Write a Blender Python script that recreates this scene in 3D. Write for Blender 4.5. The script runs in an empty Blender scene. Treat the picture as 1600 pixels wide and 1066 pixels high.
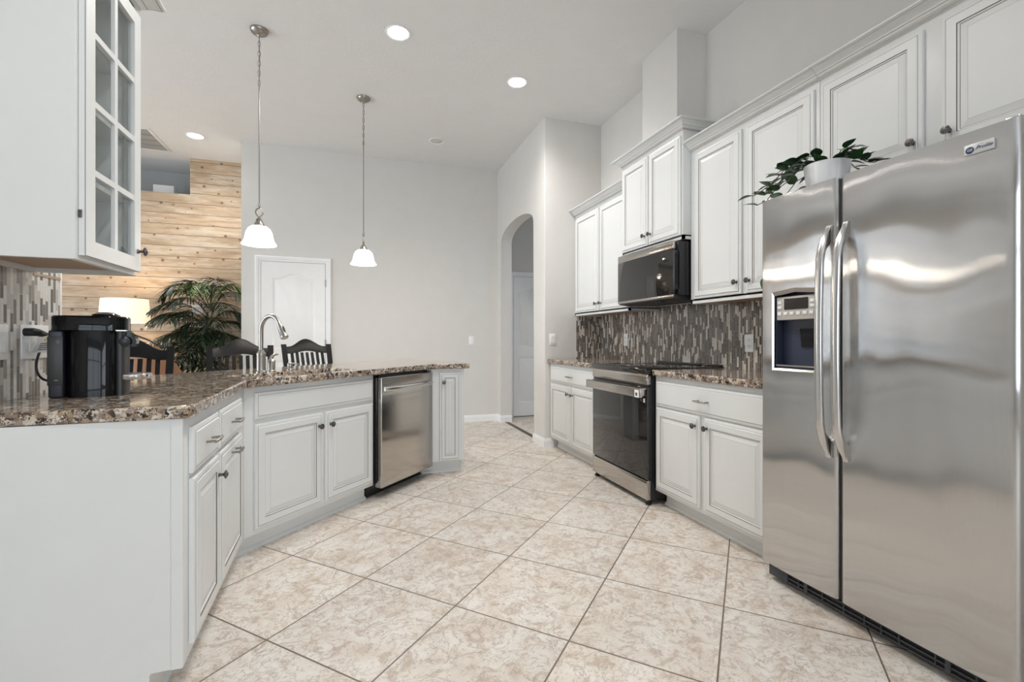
import bpy, bmesh, math, random
from mathutils import Vector, Matrix

S = bpy.context.scene
COL = S.collection
R = math.radians
PI = math.pi
random.seed(7)

# ------------------------------------------------------------------ camera, world, large lights, exposure
CAM_H = 1.12
YAW = R(18.55)
cd = bpy.data.cameras.new('camera')
cam = bpy.data.objects.new('camera', cd)
COL.objects.link(cam)
cam.location = (0, 0, CAM_H)
cam.rotation_euler = (PI / 2, 0, -YAW)
cd.sensor_width = 36
cd.lens = 727 / 1600 * 36
cd.shift_y = -3 / 1600
cd.clip_start = 0.02
S.camera = cam

S.view_settings.view_transform = 'Standard'
S.view_settings.look = 'None'
S.view_settings.gamma = 1
S.view_settings.use_curve_mapping = False
S.view_settings.exposure = 0.2
try:
    S.cycles.use_denoising = True
    S.cycles.max_bounces = 12
    S.cycles.diffuse_bounces = 8
    S.cycles.glossy_bounces = 5
    S.cycles.sample_clamp_indirect = 30
    S.cycles.caustics_reflective = False
    S.cycles.caustics_refractive = False
except Exception:
    pass

W = bpy.data.worlds.new('World')
S.world = W
W.use_nodes = True
W.node_tree.nodes['Background'].inputs[0].default_value = (0.75, 0.86, 1, 1)
W.node_tree.nodes['Background'].inputs[1].default_value = 1.2


def area(name, loc, rot, sx, sy, power, col=(1, 1, 1)):
    l = bpy.data.lights.new(name, 'AREA')
    l.shape = 'RECTANGLE'
    l.size = sx
    l.size_y = sy
    l.energy = power
    l.color = col
    o = bpy.data.objects.new(name, l)
    COL.objects.link(o)
    o.location = loc
    o.rotation_euler = rot
    return o


# daylight at the windows behind the camera and at the living room's glass doors
area('daylight_rear_window', (0.7, -5.75, 1.75), (PI / 2, 0, 0), 4.4, 2.5, 80, (0.86, 0.94, 1))
area('daylight_living_doors', (-6.15, 2.9, 1.5), (PI / 2, 0, -PI / 2), 4.4, 2.8, 172, (0.86, 0.94, 1))

area('added_side_daylight', (2.70, -2.6, 1.7), (PI / 2, 0, PI / 2), 2.6, 1.9, 60, (0.86, 0.94, 1))  # extra daylight added from the right to brighten the sink and left cabinets


# ------------------------------------------------------------------ materials
def mat(name):
    m = bpy.data.materials.new(name)
    m.use_nodes = True
    nt = m.node_tree
    b = nt.nodes['Principled BSDF']
    return m, nt, b


class N:
    """Small node-graph writer."""
    def __init__(self, nt):
        self.nt = nt

    def node(self, t, **kw):
        n = self.nt.nodes.new(t)
        for k, v in kw.items():
            setattr(n, k, v)
        return n

    def put(self, sock, v):
        if isinstance(v, bpy.types.NodeSocket):
            self.nt.links.new(v, sock)
        elif v is not None:
            if isinstance(v, (tuple, list)) and len(v) == 3 and sock.type == 'RGBA':
                v = (*v, 1)
            sock.default_value = v

    def math(self, op, a, b=None, c=None):
        n = self.node('ShaderNodeMath', operation=op)
        self.put(n.inputs[0], a)
        if b is not None:
            self.put(n.inputs[1], b)
        if c is not None:
            self.put(n.inputs[2], c)
        return n.outputs[0]

    def mix(self, f, a, b, mode='MIX'):
        n = self.node('ShaderNodeMix', data_type='RGBA', blend_type=mode)
        self.put(n.inputs[0], f)
        self.put(n.inputs[6], a)
        self.put(n.inputs[7], b)
        return n.outputs[2]

    def noise(self, vec, scale, detail=4, rough=0.55, dist=0.0, out=0):
        n = self.node('ShaderNodeTexNoise')
        if vec is not None:
            self.put(n.inputs['Vector'], vec)
        n.inputs['Scale'].default_value = scale
        n.inputs['Detail'].default_value = detail
        n.inputs['Roughness'].default_value = rough
        n.inputs['Distortion'].default_value = dist
        return n.outputs[out]

    def voro(self, vec, scale, feature='F1', out='Distance', rnd=1.0):
        n = self.node('ShaderNodeTexVoronoi', feature=feature)
        self.put(n.inputs['Vector'], vec)
        n.inputs['Scale'].default_value = scale
        n.inputs['Randomness'].default_value = rnd
        return n.outputs[out]

    def ramp(self, f, stops, interp='LINEAR'):
        n = self.node('ShaderNodeValToRGB')
        n.color_ramp.interpolation = interp
        e = n.color_ramp.elements
        while len(e) < len(stops):
            e.new(0.5)
        for el, (p, c) in zip(e, stops):
            el.position = p
            el.color = (*c, 1) if len(c) == 3 else c
        self.put(n.inputs[0], f)
        return n.outputs[0]

    def bump(self, h, strength=0.2, dist=0.01):
        n = self.node('ShaderNodeBump')
        n.inputs['Strength'].default_value = strength
        n.inputs['Distance'].default_value = dist
        self.put(n.inputs['Height'], h)
        return n.outputs[0]

    def obj(self):
        return self.node('ShaderNodeTexCoord').outputs['Object']

    def sep(self, v):
        n = self.node('ShaderNodeSeparateXYZ')
        self.put(n.inputs[0], v)
        return n.outputs

    def comb(self, x, y, z):
        n = self.node('ShaderNodeCombineXYZ')
        for i, v in enumerate((x, y, z)):
            self.put(n.inputs[i], v)
        return n.outputs[0]

    def mapping(self, v, loc=(0, 0, 0), rot=(0, 0, 0), scale=(1, 1, 1)):
        n = self.node('ShaderNodeMapping')
        self.put(n.inputs[0], v)
        n.inputs[1].default_value = loc
        n.inputs[2].default_value = rot
        n.inputs[3].default_value = scale
        return n.outputs[0]

    def white(self, v):
        n = self.node('ShaderNodeTexWhiteNoise')
        self.put(n.inputs['Vector'], v)
        return n.outputs


def flat(name, col, rough=0.5, metal=0.0, spec=0.5, emit=None, estr=0.0, coat=0.0, bump=None):
    m, nt, b = mat(name)
    g = N(nt)
    v = g.noise(g.obj(), 6.0, 3)
    c = g.mix(v, tuple(x * 0.965 for x in col), tuple(min(1, x * 1.03) for x in col))
    g.put(b.inputs['Base Color'], c)
    b.inputs['Roughness'].default_value = rough
    b.inputs['Metallic'].default_value = metal
    b.inputs['Specular IOR Level'].default_value = spec
    b.inputs['Coat Weight'].default_value = coat
    b.inputs['Coat Roughness'].default_value = 0.05
    if emit:
        b.inputs['Emission Color'].default_value = (*emit, 1)
        b.inputs['Emission Strength'].default_value = estr
    if bump:
        g.put(b.inputs['Normal'], g.bump(g.noise(g.obj(), bump[0], 3), bump[1], bump[2]))
    return m


M = {}
M['wall'] = flat('wall_paint', (0.64, 0.625, 0.60), 0.7, bump=(90, 0.06, 0.004))
M['ceil'] = flat('ceiling_paint', (0.73, 0.73, 0.73), 0.85, bump=(38, 0.22, 0.008))
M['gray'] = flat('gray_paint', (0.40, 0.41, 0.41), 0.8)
M['trim'] = flat('white_trim', (0.80, 0.80, 0.80), 0.35)
M['cab'] = flat('white_cabinet_paint', (0.705, 0.715, 0.71), 0.38)
M['cabin'] = flat('cabinet_interior', (0.70, 0.70, 0.69), 0.5)
M['glaze'] = flat('brown_glaze', (0.15, 0.12, 0.095), 0.5)
M['glaze2'] = flat('soft_glaze', (0.40, 0.37, 0.33), 0.5)
M['underwood'] = flat('raw_wood', (0.42, 0.30, 0.20), 0.6)
M['plastic'] = flat('white_plastic', (0.82, 0.82, 0.82), 0.3)
M['pewter'] = flat('dark_pewter', (0.13, 0.12, 0.115), 0.28, 0.9)
M['nickel'] = flat('satin_nickel', (0.33, 0.31, 0.285), 0.33, 1.0)
M['silver'] = flat('silver_badge', (0.55, 0.56, 0.58), 0.35, 0.4)
M['vent'] = flat('vent_gap_shade', (0.37, 0.365, 0.35), 0.6)  # white louvers greyed to carry the shading of the slat gaps
M['seam'] = flat('dark_seam', (0.14, 0.14, 0.14), 0.8)
M['chrome'] = flat('bright_chrome', (0.78, 0.78, 0.78), 0.08, 1.0)
M['black'] = flat('black_enamel', (0.012, 0.012, 0.014), 0.22)
M['matteblack'] = flat('matte_black', (0.02, 0.02, 0.022), 0.55)
M['gloss'] = flat('gloss_black', (0.004, 0.004, 0.005), 0.05, spec=0.32)
M['slate'] = flat('slate_plastic', (0.022, 0.025, 0.034), 0.35)
M['tower'] = flat('grey_tower', (0.03, 0.03, 0.031), 0.4)
M['glassblack'] = flat('black_glass', (0.018, 0.017, 0.017), 0.04, spec=0.75)
M['panelbeige'] = flat('control_panel', (0.52, 0.49, 0.45), 0.4)
M['display'] = flat('dark_display', (0.02, 0.02, 0.022), 0.15)
M['recess'] = flat('dispenser_recess', (0.04, 0.05, 0.085), 0.25)
M['grille'] = flat('grille_grey', (0.06, 0.065, 0.075), 0.5)
M['leather'] = flat('tan_leather', (0.27, 0.13, 0.065), 0.45, bump=(60, 0.1, 0.003))
M['pot'] = flat('white_ceramic', (0.82, 0.82, 0.84), 0.25)
M['soil'] = flat('soil', (0.05, 0.035, 0.025), 0.9)
M['basket'] = flat('planter_grey', (0.16, 0.15, 0.14), 0.7)
M['navy'] = flat('navy_enamel', (0.02, 0.035, 0.10), 0.3)
M['yellow'] = flat('yellow_print', (0.75, 0.6, 0.05), 0.5)
M['ink'] = flat('dark_ink', (0.03, 0.03, 0.035), 0.5)
M['cushion'] = flat('cream_fabric', (0.7, 0.66, 0.6), 0.9)
M['sticker'] = flat('white_sticker', (0.85, 0.85, 0.85), 0.5)
M['frost'] = flat('lit_frosted_glass', (0.9, 0.89, 0.86), 0.3, emit=(1, 0.93, 0.82), estr=2.6)
M['bulb'] = flat('lit_bulb', (1, 1, 1), 0.3, emit=(1, 0.95, 0.86), estr=30.0)
M['led'] = flat('lit_led_lens', (1, 1, 1), 0.3, emit=(1, 0.96, 0.9), estr=60.0)
M['ledoff'] = flat('led_lens_unlit', (0.6, 0.6, 0.58), 0.4)
M['shade'] = flat('lit_lampshade', (0.8, 0.72, 0.6), 0.9, emit=(1, 0.80, 0.55), estr=0.75)
M['palmgreen'] = flat('palm_leaf', (0.018, 0.034, 0.016), 0.4)
M['palmlight'] = flat('young_palm_leaf', (0.10, 0.20, 0.04), 0.4)
M['bark'] = flat('palm_stem', (0.12, 0.13, 0.09), 0.8)
M['leaf'] = flat('pothos_leaf', (0.022, 0.075, 0.02), 0.32)
M['thresh'] = flat('dark_threshold', (0.10, 0.075, 0.055), 0.5)


def make_steel(name, col, rough, aniso, wave, ax=0.0, groove=0.3):
    m, nt, b = mat(name)
    g = N(nt)
    o = g.obj()
    st = g.noise(g.mapping(o, scale=(900, 900, 5)), 1.0, 2, 0.5)
    c = g.mix(st, tuple(x * 0.94 for x in col), tuple(min(1, x * 1.05) for x in col))
    g.put(b.inputs['Base Color'], c)
    b.inputs['Metallic'].default_value = 1
    b.inputs['Roughness'].default_value = rough
    b.inputs['Anisotropic'].default_value = aniso
    b.inputs['Anisotropic Rotation'].default_value = ax
    cr = g.node('ShaderNodeVectorMath', operation='CROSS_PRODUCT')
    g.put(cr.inputs[0], g.node('ShaderNodeNewGeometry').outputs['Normal'])
    cr.inputs[1].default_value = (0, 0, 1)
    g.put(b.inputs['Tangent'], cr.outputs[0])
    if wave:
        h = g.noise(g.mapping(o, scale=(1, 1, 0.35)), 4.5, 1, 0.4)
        bn = g.node('ShaderNodeBump')
        bn.inputs['Strength'].default_value = 0.5
        bn.inputs['Distance'].default_value = wave
        g.put(bn.inputs['Height'], h)
        # vertical brush grooves: each groove tips the normal sideways by its own small angle
        fine = g.node('ShaderNodeVectorMath', operation='SCALE')
        g.put(fine.inputs[0], o)
        fine.inputs['Scale'].default_value = 9000
        wn = g.white(fine.outputs[0])
        w3 = g.sep(wn[1])
        k = g.math('MULTIPLY', g.math('SUBTRACT', g.math('ADD', w3[0], w3[1]), 1.0), groove)
        tv = g.node('ShaderNodeVectorMath', operation='SCALE')
        g.put(tv.inputs[0], cr.outputs[0])
        g.put(tv.inputs['Scale'], k)
        b2 = g.node('ShaderNodeVectorMath', operation='ADD')
        g.put(b2.inputs[0], bn.outputs[0])
        g.put(b2.inputs[1], tv.outputs[0])
        g.put(b.inputs['Normal'], b2.outputs[0])
    return m


M['steel'] = make_steel('brushed_steel', (0.57, 0.565, 0.56), 0.085, 0.8, 0.032, 0.0, 0.34)
M['steel2'] = make_steel('brushed_steel_appliance', (0.54, 0.51, 0.475), 0.13, 0.5, 0.001, 0.0, 0.10)
M['steelh'] = flat('polished_handle', (0.62, 0.61, 0.60), 0.2, 1.0)
M['sinksteel'] = flat('sink_steel', (0.33, 0.32, 0.31), 0.35, 1.0)


def make_glass():
    m, nt, b = mat('clear_glass')
    g = N(nt)
    tr = g.node('ShaderNodeBsdfTransparent')
    tr.inputs[0].default_value = (0.93, 0.95, 0.95, 1)
    gl = g.node('ShaderNodeBsdfGlossy')
    gl.inputs['Roughness'].default_value = 0.02
    lw = g.node('ShaderNodeLayerWeight')
    lw.inputs[0].default_value = 0.5
    fr = g.node('ShaderNodeMath', operation='MULTIPLY_ADD')
    g.put(fr.inputs[0], g.math('POWER', lw.outputs['Facing'], 5.0))
    fr.inputs[1].default_value = 0.9
    fr.inputs[2].default_value = 0.035
    mx = g.node('ShaderNodeMixShader')
    g.put(mx.inputs[0], fr.outputs[0])
    g.put(mx.inputs[1], tr.outputs[0])
    g.put(mx.inputs[2], gl.outputs[0])
    g.put(nt.nodes['Material Output'].inputs[0], mx.outputs[0])
    return m


M['glass'] = make_glass()


def make_granite():
    m, nt, b = mat('brown_granite')
    g = N(nt)
    o = g.obj()
    w = g.noise(o, 38, 4, 0.7, 0, 1)
    ov = g.node('ShaderNodeVectorMath', operation='ADD')
    sc = g.node('ShaderNodeVectorMath', operation='SCALE')
    g.put(sc.inputs[0], w)
    sc.inputs['Scale'].default_value = 0.05
    g.put(ov.inputs[0], o)
    g.put(ov.inputs[1], sc.outputs[0])
    v = ov.outputs[0]
    cols = [(0.0, (0.016, 0.012, 0.014)), (0.17, (0.065, 0.042, 0.034)), (0.30, (0.20, 0.125, 0.075)), (0.40, (0.34, 0.25, 0.165)),
            (0.48, (0.58, 0.50, 0.40)), (0.62, (0.25, 0.18, 0.13)), (0.74, (0.66, 0.62, 0.56)), (0.88, (0.33, 0.28, 0.25))]
    c = g.ramp(g.sep(g.voro(v, 55, out='Color'))[0], cols, 'CONSTANT')
    c2 = g.ramp(g.sep(g.voro(v, 190, out='Color'))[1], cols, 'CONSTANT')
    c = g.mix(g.ramp(g.noise(o, 55, 3, 0.6), [(0.50, (0, 0, 0)), (0.56, (1, 1, 1))]), c, c2)
    big = g.noise(o, 8, 4, 0.6)
    c = g.mix(g.ramp(big, [(0.52, (0, 0, 0)), (0.7, (0.35, 0.35, 0.35))]), c, (0.10, 0.065, 0.05))
    c = g.mix(1.0, c, (0.92, 0.90, 0.88), 'MULTIPLY')
    g.put(b.inputs['Base Color'], c)
    b.inputs['Roughness'].default_value = 0.09
    b.inputs['Specular IOR Level'].default_value = 0.6
    g.put(b.inputs['Normal'], g.bump(g.noise(o, 35, 2), 0.05, 0.004))
    return m


M['granite'] = make_granite()

TILE = 0.503
TILE_O = (-0.311, 2.643)
TILE_A = R(-45.37)


def make_floor():
    m, nt, b = mat('travertine_tile')
    g = N(nt)
    o = g.obj()
    mp = g.node('ShaderNodeMapping', vector_type='TEXTURE')
    g.put(mp.inputs[0], o)
    mp.inputs[1].default_value = (TILE_O[0], TILE_O[1], 0)
    mp.inputs[2].default_value = (0, 0, TILE_A)
    mp.inputs[3].default_value = (TILE, TILE, TILE)
    x, y, z = g.sep(mp.outputs[0])
    fx, fy = g.math('FLOOR', x), g.math('FLOOR', y)
    rx, ry = g.math('SUBTRACT', x, fx), g.math('SUBTRACT', y, fy)
    dx = g.math('MINIMUM', rx, g.math('SUBTRACT', 1, rx))
    dy = g.math('MINIMUM', ry, g.math('SUBTRACT', 1, ry))
    d = g.math('MINIMUM', dx, dy)
    gr = g.math('LESS_THAN', d, 0.0062)
    rnd = g.white(g.comb(fx, fy, 3.0))
    off = g.node('ShaderNodeVectorMath', operation='SCALE')
    g.put(off.inputs[0], rnd[1])
    off.inputs['Scale'].default_value = 7.0
    ad = g.node('ShaderNodeVectorMath', operation='ADD')
    g.put(ad.inputs[0], o)
    g.put(ad.inputs[1], off.outputs[0])
    v = ad.outputs[0]
    n1 = g.noise(v, 5.5, 7, 0.66, 0.5)
    n2 = g.noise(v, 11, 9, 0.7, 1.6)
    n3 = g.noise(v, 70, 4, 0.7)
    c = g.ramp(n1, [(0.30, (0.60, 0.52, 0.45)), (0.42, (0.69, 0.63, 0.565)), (0.54, (0.75, 0.71, 0.66)), (0.70, (0.78, 0.755, 0.72))])
    rust = g.ramp(n2, [(0.50, (0, 0, 0)), (0.62, (0.75, 0.75, 0.75)), (0.68, (0.1, 0.1, 0.1))])
    c = g.mix(g.math('MULTIPLY', rust, 0.85), c, (0.42, 0.31, 0.225))
    vein = g.ramp(g.math('ABSOLUTE', g.math('SUBTRACT', g.noise(v, 7, 10, 0.68, 1.4), 0.5)), [(0.0, (1, 1, 1)), (0.014, (0, 0, 0))])
    c = g.mix(g.math('MULTIPLY', vein, 0.8), c, (0.34, 0.26, 0.20))
    c = g.mix(g.ramp(n3, [(0.34, (0.65, 0.65, 0.65)), (0.44, (0, 0, 0))]), c, (0.45, 0.365, 0.30))
    tone = g.mix(rnd[0], (0.93, 0.93, 0.93), (1.04, 1.03, 1.02))
    c = g.mix(1.0, c, tone, 'MULTIPLY')
    c = g.mix(gr, c, (0.17, 0.13, 0.10))
    g.put(b.inputs['Base Color'], c)
    g.put(b.inputs['Roughness'], g.math('ADD', 0.33, g.math('MULTIPLY', n2, 0.16)))
    b.inputs['Specular IOR Level'].default_value = 0.4
    h = g.math('SUBTRACT', g.math('MULTIPLY', n2, 0.25), gr)
    g.put(b.inputs['Normal'], g.bump(h, 0.25, 0.003))
    return m


M['floor'] = make_floor()


def make_mosaic(name, axis, cuts, cols):
    m, nt, b = mat(name)
    g = N(nt)
    x, y, z = g.sep(g.obj())
    u = (x, y)[axis]
    u = g.math('DIVIDE', u, 0.0158)
    ci = g.math('FLOOR', u)
    fu = g.math('SUBTRACT', u, ci)
    r0 = g.white(g.comb(ci, 0.5, 1.5))[0]
    ln = g.math('ADD', 0.055, g.math('MULTIPLY', g.white(g.comb(ci, 7.5, 4.5))[0], 0.045))
    w = g.math('ADD', g.math('DIVIDE', z, ln), g.math('MULTIPLY', r0, 9.0))
    wi = g.math('FLOOR', w)
    fw = g.math('SUBTRACT', w, wi)
    rr = g.white(g.comb(ci, wi, 2.5))
    c = g.ramp(rr[0], list(zip(cuts, cols)), 'CONSTANT')
    mott = g.noise(g.obj(), 60, 3, 0.6)
    c = g.mix(1.0, c, g.mix(mott, (0.82, 0.82, 0.82), (1.15, 1.15, 1.15)), 'MULTIPLY')
    du = g.math('MINIMUM', fu, g.math('SUBTRACT', 1, fu))
    gr = g.math('MAXIMUM', g.math('LESS_THAN', du, 0.05), g.math('LESS_THAN', fw, 0.02))
    c = g.mix(gr, c, (0.50, 0.47, 0.43))
    g.put(b.inputs['Base Color'], c)
    g.put(b.inputs['Roughness'], g.math('ADD', 0.12, g.math('MULTIPLY', rr[0], 0.25)))
    g.put(b.inputs['Normal'], g.bump(g.math('SUBTRACT', 1, gr), 0.3, 0.002))
    return m


DK = [(0.085, 0.07, 0.06), (0.125, 0.105, 0.09), (0.20, 0.17, 0.145), (0.52, 0.45, 0.38), (0.62, 0.58, 0.52), (0.11, 0.095, 0.085)]
M['mosaic_y'] = make_mosaic('mosaic_right', 1, (0, 0.26, 0.46, 0.60, 0.76, 0.86), DK)
M['mosaic_x'] = make_mosaic('mosaic_return', 0, (0, 0.22, 0.40, 0.54, 0.72, 0.88), DK)
M['mosaic_l'] = make_mosaic('mosaic_left', 1, (0, 0.14, 0.26, 0.36, 0.62, 0.94), [(0.13, 0.115, 0.10), (0.19, 0.17, 0.15), (0.30, 0.27, 0.24), (0.55, 0.52, 0.48), (0.68, 0.66, 0.63), (0.15, 0.13, 0.11)])


def make_planks():
    m, nt, b = mat('whitewashed_pine_planks')
    g = N(nt)
    o = g.obj()
    x, y, z = g.sep(o)
    zz = g.math('DIVIDE', z, 0.135)
    zi = g.math('FLOOR', zz)
    fz = g.math('SUBTRACT', zz, zi)
    r = g.white(g.comb(zi, 1.3, 0.7))
    xs = g.math('ADD', g.math('DIVIDE', x, 9.0), g.math('MULTIPLY', r[0], 5.0))
    xi = g.math('FLOOR', xs)
    fx = g.math('SUBTRACT', xs, xi)
    r2 = g.white(g.comb(zi, xi, 5.0))
    p = g.comb(g.math('ADD', x, g.math('MULTIPLY', r2[0], 30)), g.math('MULTIPLY', r[0], 8), g.math('MULTIPLY', z, 7.0))
    grain = g.noise(p, 3.2, 6, 0.62, 0.7)
    c = g.ramp(grain, [(0.3, (0.30, 0.205, 0.13)), (0.5, (0.42, 0.31, 0.205)), (0.7, (0.48, 0.375, 0.27))])
    tone = g.mix(r2[0], (0.86, 0.85, 0.83), (1.1, 1.1, 1.1))
    c = g.mix(1.0, c, tone, 'MULTIPLY')
    wash = g.ramp(g.noise(g.mapping(p, scale=(0.8, 1, 0.6)), 1.6, 5, 0.7), [(0.48, (0, 0, 0)), (0.62, (0.75, 0.75, 0.75))])
    c = g.mix(wash, c, (0.57, 0.50, 0.41))
    kn = g.node('ShaderNodeTexVoronoi', voronoi_dimensions='2D')
    g.put(kn.inputs['Vector'], g.comb(x, g.math('MULTIPLY', z, 1.15), 0))
    kn.inputs['Scale'].default_value = 4.4
    k = g.math('DIVIDE', kn.outputs['Distance'], g.math('ADD', 0.35, g.math('MULTIPLY', g.sep(kn.outputs['Color'])[0], 0.75)))
    c = g.mix(g.ramp(k, [(0.055, (0.9, 0.9, 0.9)), (0.10, (0, 0, 0))]), c, (0.15, 0.075, 0.035))
    gap = g.math('MAXIMUM', g.math('LESS_THAN', fz, 0.045), g.math('LESS_THAN', fx, 0.0006))
    c = g.mix(gap, c, (0.14, 0.08, 0.045))
    g.put(b.inputs['Base Color'], c)
    b.inputs['Roughness'].default_value = 0.55
    g.put(b.inputs['Normal'], g.bump(g.math('SUBTRACT', 1, gap), 0.5, 0.004))
    return m


M['planks'] = make_planks()


def make_chairblack():
    m, nt, b = mat('worn_black_paint')
    g = N(nt)
    o = g.obj()
    n = g.noise(o, 40, 5, 0.7)
    c = g.mix(g.ramp(n, [(0.62, (0, 0, 0)), (0.74, (1, 1, 1))]), (0.006, 0.006, 0.007), (0.035, 0.036, 0.036))
    g.put(b.inputs['Base Color'], c)
    b.inputs['Roughness'].default_value = 0.42
    b.inputs['Specular IOR Level'].default_value = 0.15
    return m


M['chair'] = make_chairblack()


# ------------------------------------------------------------------ mesh helpers
class MB:
    def __init__(self):
        self.bm = bmesh.new()

    def _mi(self, faces, m):
        for f in faces:
            f.material_index = m

    def box(self, x0, x1, y0, y1, z0, z1, m=0, bev=0.0, seg=2):
        x0, x1 = min(x0, x1), max(x0, x1)
        y0, y1 = min(y0, y1), max(y0, y1)
        z0, z1 = min(z0, z1), max(z0, z1)
        r = bmesh.ops.create_cube(self.bm, size=1)
        vs = r['verts']
        for v in vs:
            v.co = Vector(((x0 + x1) / 2 + v.co.x * (x1 - x0), (y0 + y1) / 2 + v.co.y * (y1 - y0), (z0 + z1) / 2 + v.co.z * (z1 - z0)))
        fs = {f for v in vs for f in v.link_faces}
        self._mi(fs, m)
        if bev:
            es = {e for v in vs for e in v.link_edges}
            rr = bmesh.ops.bevel(self.bm, geom=list(es), offset=bev, segments=seg, affect='EDGES', profile=0.5)
            self._mi(rr['faces'], m)
            vs = list({v for f in rr['faces'] for v in f.verts} | {v for v in vs if v.is_valid})
        return vs

    def prism(self, pts, axis, a0, a1, m=0):
        """extrude a polygon; axis 'z': pts=(x,y); 'x': pts=(y,z); 'y': pts=(x,z)"""
        def co(p, a):
            return {'z': (p[0], p[1], a), 'x': (a, p[0], p[1]), 'y': (p[0], a, p[1])}[axis]
        v0 = [self.bm.verts.new(co(p, a0)) for p in pts]
        v1 = [self.bm.verts.new(co(p, a1)) for p in pts]
        n = len(pts)
        fs = [self.bm.faces.new(v0[::-1]), self.bm.faces.new(v1)]
        for i in range(n):
            fs.append(self.bm.faces.new((v0[i], v0[(i + 1) % n], v1[(i + 1) % n], v1[i])))
        self._mi(fs, m)
        return v0 + v1

    def sweep(self, rings, m=0, closed=False, caps=True):
        """rings: list of lists of coordinates with equal count, each a closed loop"""
        rs = [[self.bm.verts.new(p) for p in r] for r in rings]
        fs = []
        k = len(rs[0])
        pairs = list(zip(rs[:-1], rs[1:])) + ([(rs[-1], rs[0])] if closed else [])
        for a, b in pairs:
            for i in range(k):
                fs.append(self.bm.faces.new((a[i], a[(i + 1) % k], b[(i + 1) % k], b[i])))
        if caps and not closed:
            fs.append(self.bm.faces.new(rs[0][::-1]))
            fs.append(self.bm.faces.new(rs[-1]))
        self._mi(fs, m)
        return [v for r in rs for v in r]

    def lathe(self, prof, loc=(0, 0, 0), axis='z', seg=24, m=0, caps=True):
        rings = []
        for r, h in prof:
            r = max(r, 1e-4)
            ring = []
            for i in range(seg):
                a = 2 * PI * i / seg
                p = (r * math.cos(a), r * math.sin(a), h)
                if axis == 'y':
                    p = (p[0], -h, p[1])
                elif axis == 'x':
                    p = (h, p[0], p[1])
                ring.append(Vector(p) + Vector(loc))
            rings.append(ring)
        return self.sweep(rings, m, caps=caps)

    def tube(self, pts, r, seg=10, m=0, closed=False):
        pts = [Vector(p) for p in pts]
        n = len(pts)
        rings = []
        up = None
        for i in range(n):
            if closed:
                t = (pts[(i + 1) % n] - pts[i - 1]).normalized()
            else:
                t = (pts[min(i + 1, n - 1)] - pts[max(i - 1, 0)]).normalized()
            if up is None:
                up = Vector((0, 0, 1)) if abs(t.z) < 0.9 else Vector((1, 0, 0))
            a = t.cross(up)
            if a.length < 1e-5:
                a = t.orthogonal()
            a.normalize()
            b = a.cross(t).normalized()
            up = b
            rad = r[i] if isinstance(r, list) else r
            if isinstance(rad, (list, tuple)):
                ra, rb = rad
            else:
                ra = rb = rad
            rings.append([pts[i] + a * ra * math.cos(2 * PI * k / seg) + b * rb * math.sin(2 * PI * k / seg) for k in range(seg)])
        return self.sweep(rings, m, closed)

    def xf(self, verts, mtx):
        for v in verts:
            v.co = mtx @ v.co

    def panel(self, x0, x1, z0, z1, yb, t, raised=True, field=0.05):
        """cabinet door / drawer front in the xz plane: back at yb, front at yb - t; slot 0 paint, 1 dark glaze, 2 soft glaze"""
        f = yb - t
        prof = [(0, yb, 0), (0, f + 0.010, 0), (0.003, f + 0.006, 0), (0.015, f + 0.004, 0), (0.0165, f + 0.0035, 1), (0.020, f, 0)]
        if raised:
            e = field
            prof += [(e, f, 0), (e + 0.0024, f + 0.003, 1), (e + 0.006, f + 0.0035, 0), (e + 0.008, f + 0.008, 0), (e + 0.0095, f + 0.008, 1),
                     (e + 0.034, f + 0.002, 0), (e + 0.0352, f + 0.002, 2)]
        rings, mats = [], []
        for d, y, mm in prof:
            rings.append([self.bm.verts.new(p) for p in ((x0 + d, y, z0 + d), (x1 - d, y, z0 + d), (x1 - d, y, z1 - d), (x0 + d, y, z1 - d))])
            mats.append(mm)
        for a, b, mm in zip(rings[:-1], rings[1:], mats[1:]):
            for i in range(4):
                fc = self.bm.faces.new((a[i], a[(i + 1) % 4], b[(i + 1) % 4], b[i]))
                fc.material_index = mm
        self.bm.faces.new(rings[-1]).material_index = 0
        self.bm.faces.new(rings[0][::-1]).material_index = 0

    def build(self, name, mats, parent=None, loc=None, smooth=True, ang=0.6):
        bm = self.bm
        bmesh.ops.recalc_face_normals(bm, faces=bm.faces[:])
        if smooth:
            for f in bm.faces:
                f.smooth = True
            for e in bm.edges:
                if len(e.link_faces) == 2 and e.calc_face_angle(0) > ang:
                    e.smooth = False
        me = bpy.data.meshes.new(name)
        bm.to_mesh(me)
        bm.free()
        for mm in (mats if isinstance(mats, (list, tuple)) else [mats]):
            me.materials.append(M[mm])
        o = bpy.data.objects.new(name, me)
        COL.objects.link(o)
        if parent is not None:
            o.parent = parent
        if loc is not None:
            o.location = loc
        return o


def tag(o, label, cat, group=None, kind=None):
    o['label'] = label
    o['category'] = cat
    if group:
        o['group'] = group
    if kind:
        o['kind'] = kind
    return o


def thing(name, label, cat, loc=(0, 0, 0), rz=0.0, group=None):
    o = bpy.data.objects.new(name, None)
    o.empty_display_size = 0.05
    COL.objects.link(o)
    o.location = loc
    o.rotation_euler = (0, 0, rz)
    return tag(o, label, cat, group)


def struct(o):
    o['kind'] = 'structure'
    return o


def copy_tree(o, parent=None):
    c = o.copy()
    COL.objects.link(c)
    if parent is not None:
        c.parent = parent
    for ch in list(o.children):
        copy_tree(ch, c)
    return c


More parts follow.
